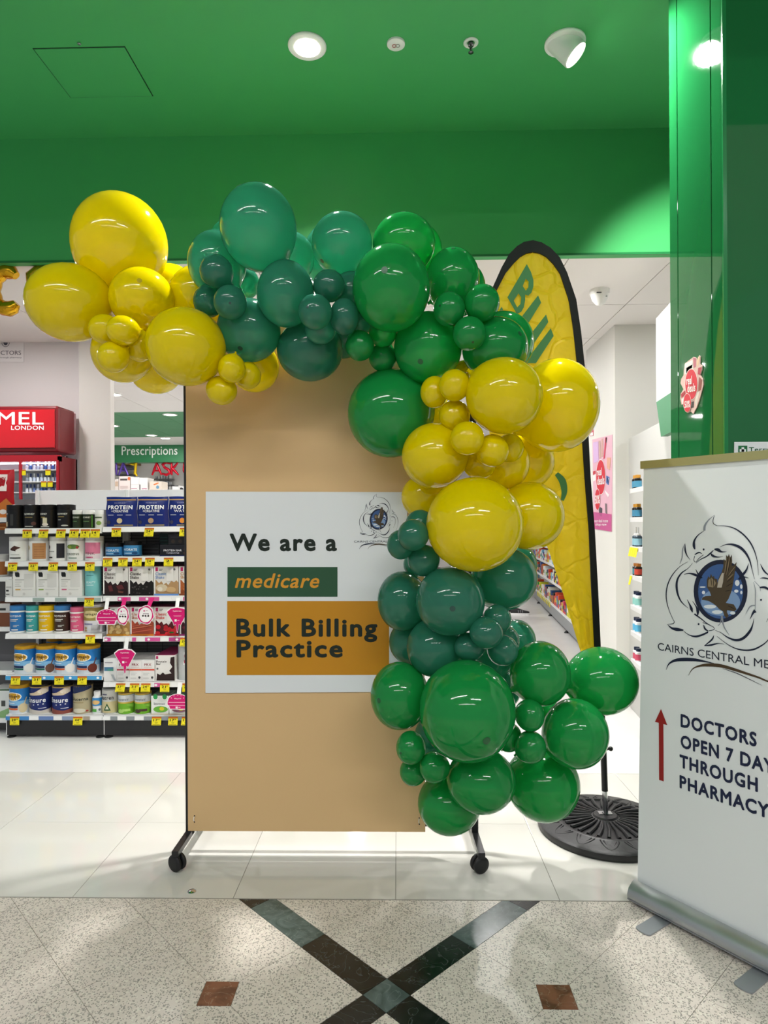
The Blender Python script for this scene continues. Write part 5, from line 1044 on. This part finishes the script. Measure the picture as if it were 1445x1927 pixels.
for a, b, lb, leaf in ((283, 316, 'white drink carton with green leaf and yellow centre', '6aae3e'), (317, 353, 'white drink carton half behind the round pink talker', '9a6a7a')):
    carton('drink_carton', lb, a, b, 0, LZ[5], 35, 'e6e8e4', [('e', .25, .95, .13, .14, '2f9a4e'), ('e', .78, .95, .13, .14, '2f9a4e'), ('t', 'Souvenaid', .15, .8, .52, .64, '6a6f74', .01), ('e', .55, .27, .42, .17, leaf), ('e', .62, .3, .14, .1, 'd8cc2c'), ('r', 0, 1, 0, .04, 'd9c8a8')], dep=.14, grp='white drink cartons', top='7a8a80')

# pink shelf talkers hanging from the shelf edges
def talker(lb, poly, rim, strip, sc, extra, Y=FX - .03):
    cx = sum(p[0] for p in poly) / len(poly); cy = sum(p[1] for p in poly) / len(poly)
    f = lambda x, y, d=0: Vector((P(x, y, Y).x, Y - d, P(x, y, Y).z))
    o = empty('shelf_talker', f(cx, max(p[1] for p in poly)), lb, 'shelf talker', 'pink shelf talkers')
    big = [(cx + (x - cx) * 1.09, cy + (y - cy) * 1.09) for x, y in poly]
    part(MB().prism(big, f, -.0012, 0, rim), 'backing', o); part(MB().add([f(*p, .0006) for p in poly], [tuple(range(len(poly)))], 'd0126e'), 'face', o)
    x0, x1, ya, yb, tw_ = strip
    part(MB().add([f(x0 + tw_, ya, -.026), f(x1 + tw_, ya, -.026), f(x1, yb, .0), f(x0, yb, .0), f(x0 + tw_, ya, -.027), f(x1 + tw_, ya, -.027), f(x1, yb, -.001), f(x0, yb, -.001)], [(0, 3, 2, 1), (4, 5, 6, 7), (0, 4, 7, 3), (1, 2, 6, 5)], sc), 'hanger', o)
    m = MB()
    for e in extra:
        if e[0] == 'r': m.add([f(x, y, .0012) for x, y in ((e[1], e[3]), (e[2], e[3]), (e[2], e[4]), (e[1], e[4]))], [(0, 1, 2, 3)], e[5])
        elif e[0] == 'e': m.add([f(*p, .0010) for p in ell(e[1], e[2], e[3], e[4], 20)], [tuple(range(20))], e[5])
        else: m.text(e[1], e[2], e[3], e[5], e[4], f, e[6], bold=.02, d=.0014)
    part(m, 'print', o)
def burger(cx, cy, w_, h_): return [(cx + w_ * math.cos(R(a)), cy - h_ * .15 - h_ * .85 * math.sin(R(a))) for a in range(0, 181, 15)] + [(cx - w_ * 1.06, cy), (cx - w_ * 1.06, cy + h_ * .35), (cx - w_ * .9, cy + h_ * .55), (cx - w_ * .8, cy + h_ * .95), (cx + w_ * .8, cy + h_ * .95), (cx + w_ * .9, cy + h_ * .55), (cx + w_ * 1.06, cy + h_ * .35), (cx + w_ * 1.06, cy)]
BX = lambda cx, cy: [('r', cx - 17, cx + 17, cy + .6, cy + 1.6, 'f4c8dc'), ('r', cx - 17, cx + 17, cy + 6.5, cy + 7.4, 'f4c8dc'), ('r', cx - 4, cx, cy + 9, cy + 12.5, 'f6f0f2'), ('r', cx + 1, cx + 5, cy + 10, cy + 11, 'f6d8e4'), ('t', 'Rapid', cx - 6, cx + 6, cy - 7, cy - 4.4, 'f8e8f0'), ('e', cx - 12, cy - 7, 1, .6, 'f6d0e0'), ('e', cx + 11, cy - 7, 1, .6, 'f6d0e0'), ('e', cx - 7, cy - 11, 1, .6, 'f6d0e0'), ('e', cx + 6, cy - 11, 1, .6, 'f6d0e0'), ('e', cx, cy - 12, 1, .6, 'f6d0e0')]
talker('pink burger shaped shelf talker on a white strip, left one', burger(201, 1161, 18, 14), 'f4eef2', (196, 203, 1126, 1148, 0), 'f0f0f0', BX(201, 1161))
talker('pink burger shaped shelf talker low at the board edge', burger(334.5, 1320.5, 18, 14), 'f4eef2', (332.5, 340, 1286, 1308, 0), 'f0f0f0', BX(334.5, 1320.5))
def cone(cx, cy): return [(cx - 19, cy - 13), (cx - 12, cy - 19), (cx, cy - 21), (cx + 12, cy - 19), (cx + 19, cy - 13), (cx + 17, cy - 9), (cx + 9, cy + 6), (cx + 6, cy + 12), (cx + 3, cy + 10), (cx + .6, cy + 24), (cx - .6, cy + 24), (cx - 3, cy + 10), (cx - 6, cy + 12), (cx - 8, cy + 6), (cx - 17, cy - 9)]
CX_ = lambda cx, cy: [('t', 'Rapidshake', cx - 8, cx + 8, cy - 16, cy - 13, 'f8e8f0'), ('r', cx - 5, cx + 6, cy - 11.5, cy - 11, '8a0a48'), ('r', cx - 7, cx + 8, cy - 6, cy - 5.5, 'f0a8c8'), ('r', cx - 6, cx + 7, cy - 4.5, cy - 4, 'f0a8c8'), ('r', cx - 5, cx - 1, cy + 1, cy + 5, 'f6f0f2'), ('r', cx, cx + 4, cy + 2.5, cy + 3.4, 'f6d8e4')]
talker('pink cone shaped shelf talker over the strawberry carton', cone(333.5, 1164.5), 'f4eef2', (329, 336, 1126, 1146, 0), 'f0f0f0', CX_(333.5, 1164.5))
talker('pink cone shaped shelf talker over the white medicine boxes', cone(235, 1243), 'f4eef2', (232.5, 240, 1201, 1223, 0), 'f0f0f0', CX_(235, 1243))
def splash(cx, cy, a, b): return [(cx + a * (1 + .06 * math.sin(7 * t)) * math.cos(t), cy + b * (1 + .06 * math.cos(5 * t)) * math.sin(t)) for t in [i * math.pi / 14 for i in range(28)]]
SP = lambda cx, cy, a, b: [('e', cx, cy, a * .84, b * .86, 'f2eef0'), ('r', cx - 4, cx - 1.5, cy - 9, cy - 6, 'c0307a'), ('r', cx, cx + 4, cy - 8.5, cy - 7.8, '9a5a7a'), ('r', cx - 5, cx + 6, cy - 2.6, cy - 1.6, '8a7a84'), ('e', cx - 5, cy + 2, 1.8, 1.8, '8a8a90'), ('e', cx, cy + 2, 1.8, 1.8, 'c8a0b4'), ('e', cx + 5, cy + 2, 1.8, 1.8, 'c8a0b4')]
talker('white oval shelf talker with ragged pink rim, left of two', splash(231, 1158, 11, 17), 'f4eef2', (227, 235, 1125, 1143, 1), 'd0126e', SP(231, 1158, 11, 17))
talker('white round shelf talker with ragged pink rim, right of two', splash(274, 1157, 14.5, 16.5), 'f4eef2', (275, 283, 1125, 1143, 5), 'd0126e', SP(274, 1157, 14.5, 16.5))

# ------------------------------------------------------------------ neighbouring bay glimpsed at the far left edge
nb = empty('shelving_bay', (P(-60, 1200, 4.35).x, 4.5, 0), 'dim neighbouring shelving bay cut off by the left edge of the picture', 'shelving')
n0, n1 = P(-150, 1200, FX).x, P(7.5, 1200, FX).x
part(MB().box(n0, n1, 4.66, 4.68, .1, P(0, 940, 4.66).z, 'shelf_back'), 'back_panel', nb)
NZ = [P(0, y, 4.34).z for y in (974, 1086, 1180, 1262, 1352)]
for z in NZ: part(MB().box(n0, n1, 4.34, 4.64, z - .03, z, 'shelf_white'), 'shelf', nb, bevel=.002)
part(MB().box(n0, n1, 4.36, 4.38, .02, NZ[-1] - .03, 'plinth_black'), 'plinth', nb)
pouch('protein_pouch', 'red foil pouch with orange foot at the left picture edge', -30, 22, NZ[0], 92, 'b01622', [('r', .3, .8, .55, .9, 'e8dcd8'), ('t', 'WHEY', .35, .75, .7, .84, 'a01820', .03), ('p', [(0, 0), (1, 0), (1, .25), (.8, .4), (.6, .3), (.3, .36), (0, .3)], 'c8702a'), ('e', .7, .12, .12, .05, 'efe6e0')], Yf=4.36, th=.07)
carton('snack_box', 'orange snack box below the red pouch at the picture edge', -24, 15, 0, NZ[0] - .085, 13, 'b8682a', [('r', .1, .9, .3, .4, 'e0b070'), ('r', .1, .9, .6, .7, '8a4a1a')], Yf=4.5, dep=.12)
tin('white_tub', 'white tub with brown side label at the left picture edge', -20, 16, 0, NZ[1], 42, 'e0dedb', 'd4d2d0', [('r', .75, 1.1, .1, .85, 'a86a3a'), ('r', .2, .6, .3, .34, '8a8a88')], lidh=.2, Yf=4.36, cat='tub')
carton('tea_box', 'small brown and white box at the left picture edge', -22, 19, 0, NZ[2], 44, '7a4a34', [('r', 0, 1, .6, 1, 'd0cdca'), ('r', .1, .8, .7, .8, '3a3a3a'), ('r', .1, .5, .2, .4, 'd87a5a')], Yf=4.36, dep=.14)
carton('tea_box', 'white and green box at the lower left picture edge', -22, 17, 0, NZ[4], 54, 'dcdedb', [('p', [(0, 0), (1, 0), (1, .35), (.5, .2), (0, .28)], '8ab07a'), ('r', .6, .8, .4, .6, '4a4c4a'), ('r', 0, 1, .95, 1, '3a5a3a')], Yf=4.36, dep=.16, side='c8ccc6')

# ------------------------------------------------------------------ red cosmetics stand
MY = 4.95; mx1 = P(110, 800, MY).x; mx0 = mx1 - 1.0; mb_ = 5.24
REDG = mat('gloss_red', 'b01222', .15, coat=.6); DRED = mat('dark_red', '7c0f1c', .3)
zt0, zt1, zt2 = P(108, 763, MY).z, P(108, 850, MY).z, P(108, 858, MY).z
ms = empty('cosmetics_stand', ((mx0 + mx1) / 2, MY + .1, 0), 'glossy red cosmetics stand with lit shelves and white sign lettering', 'display stand')
part(MB().box(mx0, mx1, MY, mb_, zt1, zt0, DRED), 'sign_box', ms, bevel=.02)
part(MB().box(mx0 + .03, mx1 - .025, MY - .008, MY, zt1 + .03, zt0 - .03, mat('sign_red', 'c8101c', .1, coat=1.0, emit=.03)), 'sign_face', ms, bevel=.004)
def mp(x, y, d=0):
    q = P(x, y, MY - .009); return (q.x, MY - .009 - d, q.z)
part(MB().text('RIMMEL', -88, 82, 799, 775.5, mp, 'f4f0f0', bold=.012, d=.001), 'lettering', ms); part(MB().text('LONDON', 21, 82.5, 809, 801, mp, 'f4f0f0', bold=.02, d=.001), 'lettering', ms)
part(MB().box(mx1 - .02, mx1, MY + .02, mb_, 0, zt2, DRED), 'side_panel', ms); part(MB().box(mx0, mx0 + .02, MY + .02, mb_, 0, zt2, DRED), 'side_panel', ms)
part(MB().box(mx0, mx1, mb_ - .02, mb_, 0, zt2, mat('stand_back', 'e8eef4', .4)), 'back_panel', ms)
part(MB().box(mx0, mx1, MY + .02, MY + .05, zt2 - .04, zt2 + .01, REDG), 'top_rail', ms)
lampm = mat('stand_lamp', 'f6f4ff', .5, emit=4)
part(MB().box(mx0 + .03, mx1 - .03, MY + .05, MY + .07, zt2 - .055, zt2 - .045, lampm), 'light_strip', ms)
for x in (mx1 - .31, mx1 - .02): part(MB().box(x - .008, x + .012, MY + .015, MY + .03, 0, zt2 - .03, REDG), 'frame_post', ms)
mzs = [P(70, y, MY + .06).z for y in (884, 906, 926, 948)]
for z in mzs: part(MB().box(mx0 + .02, mx1 - .02, MY + .03, mb_ - .02, z - .008, z, 'shelf_white'), 'shelf', ms)
for j, z in enumerate(mzs[:3] + [mzs[0] + .09]):
    for i in range(9 if j < 3 else 10):
        x = mx1 - .285 + i * .029; c1, c2 = ((random.choice(['1c1c22', '8a2a44', 'c04a6a']), '1a1a1e') if j == 3 else random.choice([('4a6ab0', 'dfe6f0'), ('dfe6f2', '3a4a80'), ('c8d4ec', 'e8ecf4'), ('7a90c8', '2a3a6a')]))
        zz = z if j < 3 else mzs[0] + .0
        if j == 3:
            o = empty('nail_polish', (x, MY + .17, mzs[0]), 'black capped nail polish bottle on the top row of the red stand', 'cosmetic', 'nail polish on the red stand'); yy = MY + .17; hh = .115
        else:
            o = empty('nail_polish', (x, MY + .07, z), 'pale blue cosmetic bottle on the lit shelves of the red stand', 'cosmetic', 'cosmetics on the red stand'); yy = MY + .07; hh = .062
        zb_ = z if j < 3 else mzs[0]
        part(MB().lathe([(.0105, 0), (.0115, .004), (.0115, hh * .5), (.006, hh * .56)], 10, (x, yy, zb_), ink(c1, .2)), 'body', o); part(MB().lathe([(.006, hh * .55), (.0065, hh), (0, hh)], 10, (x, yy, zb_), ink(c2, .2)), 'cap', o)
for x, z in ((P(40, 900, MY).x, mzs[0]), (P(87, 900, MY).x, mzs[0]), (P(79, 915, MY).x, mzs[1]), (P(91, 915, MY).x, mzs[1])):
    part(MB().box(x - .02, x + .02, MY + .024, MY + .028, z - .045, z - .002, 'ticket_yellow').box(x - .02, x + .02, MY + .023, MY + .024, z - .01, z - .002, 'c8661c'), 'price_ticket', ms)

# ------------------------------------------------------------------ dispensary behind: tall gondola with boxes on top
GY = 8.0; gz = P(250, 924, GY).z
bgd = empty('back_gondola', (P(280, 924, GY).x, GY + .2, 0), 'white counter-high shelving in front of the dispensary, seen over the front shelves', 'shelving')
g0, g1 = P(190, 924, GY).x, P(520, 924, GY).x
part(MB().box(g0, g1, GY, GY + .4, 0, gz, 'shelf_white'), 'body', bgd, bevel=.004)
for z in (.3, .7, 1.1, 1.5): part(MB().box(g0, g1, GY - .25, GY, z - .03, z, 'shelf_white'), 'shelf', bgd)
def topbox(lb, a, b, hpx, col, items, Yf=GY + .02, dep=.2): carton('storage_box', lb, a, b, 0, gz, hpx, col, items, dep=dep, Yf=Yf, grp='boxes above the shelves')
topbox('small brown and white box beside the column', 217, 224, 23, 'cfc6c0', [('r', .1, .9, .4, .8, 'b8a08a')])
topbox('pale pink carton with dark label on top of back shelving', 225, 246, 28, 'd8ccc8', [('r', .1, .75, .72, .85, '4a4442'), ('e', .9, .85, .12, .12, 'd8683a'), ('r', .1, .8, .3, .34, 'b09a94'), ('r', .1, .8, .2, .24, 'b09a94')])
topbox('wide white carton with magenta stripe on top of back shelving', 247, 263, 26, 'e0dedd', [('r', .05, .75, .18, .22, 'a03a68'), ('r', 0, 1, .45, .5, 'cfcdcc')])
topbox('white carton with grey corner on top of back shelving', 263, 279, 25, 'dddbda', [('r', .3, .9, .15, .2, 'a03a68'), ('r', .0, .14, 0, .5, '6a6868')])
topbox('cream carton with orange stripe and blue emblem', 282, 306, 18, 'd9cdc0', [('p', [(.3, .7), (.7, .9), (.75, .8), (.4, .6)], 'd8763a'), ('e', .65, .4, .12, .18, '6a9ab8')])
topbox('small white box with dark top edge near the black telephone', 325, 337, 10, 'e6e5e4', [('r', 0, 1, .85, 1, '4a4a4a')])
part(MB().lathe([(.03, 0), (.032, .01), (.025, .035), (.012, .045), (0, .046)], 16, (P(341, 924, GY + .1).x, GY + .1, gz), BLACK), 'cradle', empty('telephone', (P(341, 924, GY + .1).x, GY + .1, gz), 'rounded black telephone on top of the back shelving by the board edge', 'telephone'))
# wall shelves of the dispensary
dsx = empty('dispensary_shelves', (P(310, 905, 13.3).x, 13.3, 1.7), 'small white wall shelves with stock behind the red letters', 'shelving')
for yy in (901, 912, 922):
    a, b = P(290, yy, 13.2).x, P(322, yy, 13.2).x; z = P(300, yy, 13.2).z; part(MB().box(a, b, 13.2, 13.4, z - .02, z, '6a6a6c'), 'shelf', dsx)
    for i in range(6):
        x = a + (i + .5) * (b - a) / 6; part(MB().box(x - .02, x + .02, 13.22, 13.3, z, z + random.uniform(.05, .08), random.choice(['d8d8d8', 'b8bcc4', 'c8ccd0'])), 'stock_box', dsx)
part(MB().box(P(222, 905, 13.3).x, P(262, 905, 13.3).x, 13.2, 13.4, P(240, 876, 13.3).z, P(240, 870, 13.3).z, '8a6a48'), 'timber_rail', dsx)
for yy, c in ((884, '6a6a70'), (896, '5a5a5e')): part(MB().box(P(222, yy, 13.3).x, P(252, yy, 13.3).x, 13.2, 13.4, P(240, yy, 13.3).z, P(240, yy - 3, 13.3).z, c), 'shelf', dsx)

# ------------------------------------------------------------------ supplement shelves seen edge-on at the right
wa = Vector((P(1182, 900, 5.0).x, 4.99, 0)); wd = Vector((.111, .994, 0)); wn = Vector((-wd.y, wd.x, 0))
wb = wa - wd * 1.2
def wv(s, n, z): return wb + wd * s + wn * n + Vector((0, 0, z))
sb = empty('wall_shelving', wb + wd * .3, 'narrow white wall shelves of supplement bottles beside the roll-up banner', 'shelving')
part(MB().box(0, 1.19, -.03, 0, 0, 2.03, mat('panel_white', 'bfbfbb', .5), xf=lambda x, y, z: wv(x, y, z)), 'back_panel', sb, bevel=.003)
SL = .29; hs = [P(1193, y, 4.0).z for y in (919, 974, 1029, 1084, 1142, 1192, 1246)]
for z in hs: part(MB().box(-.1, SL, 0, .2, z - .012, z, 'shelf_white', xf=wv).box(-.1, SL, .2, .203, z - .026, z + .002, 'd8d8d8', xf=wv), 'shelf', sb)
hd = empty('header_panel', wv(.3, .1, 2.1), 'white and green header board above the supplement shelves', 'sign')
part(MB().box(-.4, .15, .04, .08, 2.12, 2.62, WHITE, xf=wv), 'upper_board', hd); part(MB().add([wv(a, n, z) for n in (.04, .08) for a, z in ((-.4, 2.12), (.15, 2.12), (.06, 1.9), (-.4, 1.9))], [(0, 1, 2, 3), (7, 6, 5, 4), (0, 4, 5, 1), (1, 5, 6, 2), (2, 6, 7, 3), (3, 7, 4, 0)], 'fascia_green'), 'lower_board', hd)
looks = [('1c1a18', 'c08a3a', '4a8aa8', .085, 'brown supplement bottle with gold cap and blue label, topmost shelf'), ('1e1c1a', 'b8842e', '3f7f9e', .085, 'brown supplement bottle with gold cap, second shelf from the top'), ('3c4c58', 'e8e8e8', '8ab4c4', .09, 'white dropper bottle on the third shelf'), ('2a201c', 'c07a3a', '4a8a9a', .075, 'dark bottle with orange cap on the fourth shelf'), ('dfe4e6', '1c2844', '8ac4bc', .09, 'white bottle with navy cap and mint label on the fifth shelf'), ('e2e6e8', '1e2a48', '5ab0d8', .09, 'white bottle with navy cap and blue label on the sixth shelf'), ('dde0e4', '1c2844', 'c8506a', .08, 'white bottle with navy cap and coloured label on the lowest shelf')]
for z, (bc, cc, lc, hh, lb) in zip(hs, looks):
    for i in range(2):
        s = SL - .03 - i * .05; q = wv(s, .174, z); b2 = 'e8803a' if lc == '4a8a9a' and i else bc
        o = empty('supplement_bottle', q, lb + (', at the far end', ', next to the banner')[i], 'bottle', 'bottles on the right-hand shelves, row %d' % (hs.index(z) + 1)); r = .023
        part(MB().lathe([(r * .95, 0), (r, .004), (r, hh * .68), (r * .7, hh * .76)], 16, q, ink(bc, .25)), 'body', o)
        capp = [(r * .72, hh * .75), (r * .74, hh * .98), (0, hh)] if cc != 'e8e8e8' else [(r * .6, hh * .75), (r * .6, hh * .86), (r * .3, hh * .9), (r * .22, hh * 1.3), (0, hh * 1.32)]
        part(MB().lathe(capp, 14, q, ink(cc, .35)), 'cap', o)
        part(MB().lathe([(r * 1.01, hh * .1), (r * 1.01, hh * .55)], 16, q, ink(lc if not (lc == '4a8a9a' and i) else 'c84a3a')), 'label', o)
for zi, n_t in ((2, 4), (3, 1)):
    for i in range(n_t):
        part(MB().box(SL - .03 - i * .05 - .02, SL - .03 - i * .05 + .02, .204, .206, hs[zi] - .06, hs[zi] - .005, 'ticket_yellow', xf=lambda x, y, z: wv(x, y + (hs[zi] - z) * .2, z)), 'price_ticket', sb)

# ------------------------------------------------------------------ aisle gondola far right
A_ = PZ(1086, 1211, 0); B_ = PZ(1001, 1122, 0); ad = (B_ - A_).normalized(); AL = (B_ - A_).length + .6; an = Vector((-ad.y, ad.x, 0))
A0 = A_ - ad * .9; AL += .9
def av(s, n, z): return A0 + ad * s + an * n + Vector((0, 0, z))
ag = empty('aisle_gondola', A0 + ad * (AL / 2), 'long white aisle shelving with colourful medicine boxes behind the flag', 'shelving')
part(MB().box(0, AL, -.5, -.46, 0, 1.5, 'shelf_white', xf=av), 'back_panel', ag); part(MB().box(.0, AL, -.02, 0, .03, .17, mat('kick_grey', '8f9294', .4), xf=av), 'kick_plate', ag)
for i in range(5): part(MB().lathe([(.03, 0), (.02, .02), (.01, .03)], 8, av(AL * i / 4.2 + .1, .01, 0), RUB), 'foot', ag)
AZ = [.2, .53, .78, 1.03, 1.28]
for z in AZ: part(MB().box(0, AL, -.46, .0, z - .03, z, 'shelf_white', xf=av), 'shelf', ag)
pal = ['e6e4e2', 'e2e6ea', 'd8502e', '3a6ab0', '4a9a4a', 'e0802a', 'c83a5a', '2a4a78', 'f0e8d8', '3a3a3e', '7ab0d0', 'd8d23a']
cnm = {'e6e4e2': 'white', 'e2e6ea': 'pale grey', 'd8502e': 'red-orange', '3a6ab0': 'blue', '4a9a4a': 'green', 'e0802a': 'orange', 'c83a5a': 'crimson', '2a4a78': 'navy', 'f0e8d8': 'cream', '3a3a3e': 'black', '7ab0d0': 'light blue', 'd8d23a': 'yellow'}
rr = random.Random(5)
for zi, z in enumerate(AZ[:4]):
    s = 1.5
    while s < AL - .15:
        w_ = rr.uniform(.07, .15); c = rr.choice(pal); hh = rr.uniform(.1, .2)
        o = empty('medicine_box', av(s + w_ / 2, -.08, z), '%s medicine packet on the far aisle shelves' % cnm[c], 'box', '%s packets in the far aisle' % cnm[c])
        part(MB().box(s, s + w_ * .92, -.16, -.015, z, z + hh, c, xf=av), 'box_body', o); part(MB().box(s + .01, s + w_ * .8, -.015, -.0135, z + hh * .3, z + hh * .62, rr.choice(pal), xf=av), 'label', o)
        s += w_
for i in range(9): part(MB().box(AL - 3.2 + i * .2, AL - 3.2 + i * .2 + .07, .002, .006, .12, .2, 'ticket_yellow', xf=av), 'price_ticket', ag)

# ------------------------------------------------------------------ customer in the aisle: only a black shoe shows past the balloons
pf = PZ(972, 1157, 0)
per = empty('person', (pf.x - .1, pf.y, 0), 'person in black standing in the aisle, only a white-soled black shoe visible', 'person')
def skin(name, pts, edges, mt):
    me = bpy.data.meshes.new(name); me.from_pydata([p[0] for p in pts], edges, []); o = bpy.data.objects.new(name, me); COL.objects.link(o); o.parent = per
    sk_ = o.modifiers.new('skin', 'SKIN'); 
    for i, p in enumerate(pts): me.skin_vertices[0].data[i].radius = (p[1], p[1] * (p[2] if len(p) > 2 else 1))
    me.skin_vertices[0].data[0].use_root = True; sk_.use_smooth_shade = True; s_ = o.modifiers.new('sub', 'SUBSURF'); s_.levels = s_.render_levels = 2; me.materials.append(mt); return o
CL = mat('dark_cloth', '1b1c20', .8); SKN = mat('skin', 'b98a6c', .5)
me_ = bpy.data.meshes.new
bpts = [((0, 0, .95), .13, 1.2), ((0, 0, 1.15), .12, 1.2), ((0, 0, 1.36), .13, 1.3), ((0, 0, 1.46), .06), ((-.17, 0, 1.42), .055), ((-.22, .03, 1.15), .042), ((-.2, -.06, .92), .033), ((.17, 0, 1.42), .055), ((.22, .03, 1.15), .042), ((.2, -.06, .92), .033), ((-.09, 0, .86), .085), ((-.1, -.02, .48), .06), ((-.1, .02, .1), .045), ((.09, 0, .86), .085), ((.1, -.02, .48), .06), ((.1, .02, .1), .045)]
def mk():
    me = bpy.data.meshes.new('body'); me.from_pydata([p[0] for p in bpts], [(0, 1), (1, 2), (2, 3), (2, 4), (4, 5), (5, 6), (2, 7), (7, 8), (8, 9), (0, 10), (10, 11), (11, 12), (0, 13), (13, 14), (14, 15)], [])
    o = bpy.data.objects.new('body', me); COL.objects.link(o); o.parent = per; m_ = o.modifiers.new('skin', 'SKIN'); m_.use_smooth_shade = True
    if not me.skin_vertices: me.skin_vertices.new() if hasattr(me.skin_vertices, 'new') else None
    if me.skin_vertices:
        for i, p in enumerate(bpts): me.skin_vertices[0].data[i].radius = (p[1], p[1] * (p[2] if len(p) > 2 else 1))
        me.skin_vertices[0].data[0].use_root = True
    s_ = o.modifiers.new('sub', 'SUBSURF'); s_.levels = s_.render_levels = 2; me.materials.append(CL); return o
mk()
hd_ = MB().ball((0, -.01, 1.6), (.078, .095, .115), SKN, 20).lathe([(.055, 1.42), (.05, 1.53)], 14, (0, 0, 0), SKN).ball((0, -.105, 1.59), (.014, .02, .02), SKN, 8).ball((-.08, 0, 1.59), (.012, .02, .03), SKN, 8).ball((.08, 0, 1.59), (.012, .02, .03), SKN, 8)
hd_.ball((-.03, -.095, 1.615), .009, BLACK, 6).ball((.03, -.095, 1.615), .009, BLACK, 6).ball((0, -.098, 1.54), (.025, .008, .006), 'a05a50', 8); hd_.build('head', parent=per)
MB().ball((0, .015, 1.635), (.086, .098, .1), mat('hair', '1a1410', .6), 18).build('hair', parent=per)
for sx2 in (-.2, .2):
    h = MB().ball((sx2, -.07, .87), (.02, .035, .045), SKN, 10)
    for i in range(4): h.tube([(sx2, -.095 + .016 * i, .84), (sx2, -.1 + .017 * i, .80), (sx2 + .008, -.095 + .017 * i, .765 + .006 * abs(i - 1))], [.009, .008, .006], 6, SKN)
    h.tube([(sx2, -.1, .88), (sx2 + .01, -.125, .85), (sx2 + .01, -.125, .82)], [.011, .009, .007], 6, SKN); h.build('hand', parent=per)
def shoe(ox, oy, ang):
    ca, sa = math.cos(ang), math.sin(ang); f = lambda x, y, z: (ox + x * ca - y * sa, oy + x * sa + y * ca, z)
    prof_ = [(-.09, .035, .1), (-.06, .04, .095), (0, .042, .085), (.06, .046, .066), (.11, .047, .05), (.16, .04, .04), (.19, .02, .03)]
    m = MB(); vs = []
    for x, wd_, hh in prof_:
        for k in range(9): a = math.pi * k / 8; vs.append(f(x, wd_ * math.cos(a), .022 + hh * math.sin(a)))
    m.add(vs, [(j * 9 + k, j * 9 + k + 1, (j + 1) * 9 + k + 1, (j + 1) * 9 + k) for j in range(6) for k in range(8)], mat('shoe_black', '1a1a1c', .6), True)
    m.add([vs[k] for k in range(9)], [tuple(range(9))], 'shoe_black'); o = m.build('shoe', parent=per)
    so = [(x, w2 * 1.05) for x, w2, _ in prof_]; poly = so + [(x, -w2) for x, w2 in so[::-1]]
    q = MB().prism(poly, lambda x, y, d=0: f(x, y, d), 0.0, .03, 'f0f0f0').build('sole', parent=per); q.parent = o
    st_ = MB()
    for k in range(3): st_.add([f(.02 + .03 * k, -.046 + .0, .04), f(.035 + .03 * k, -.047, .04), f(.03 + .03 * k, -.036, .08), f(.015 + .03 * k, -.036, .08)], [(0, 1, 2, 3)], '6a6a6e')
    st_.build('stripes', parent=per).parent = o
shoe(.1, .0, R(-8)); shoe(-.12, .12, R(12))
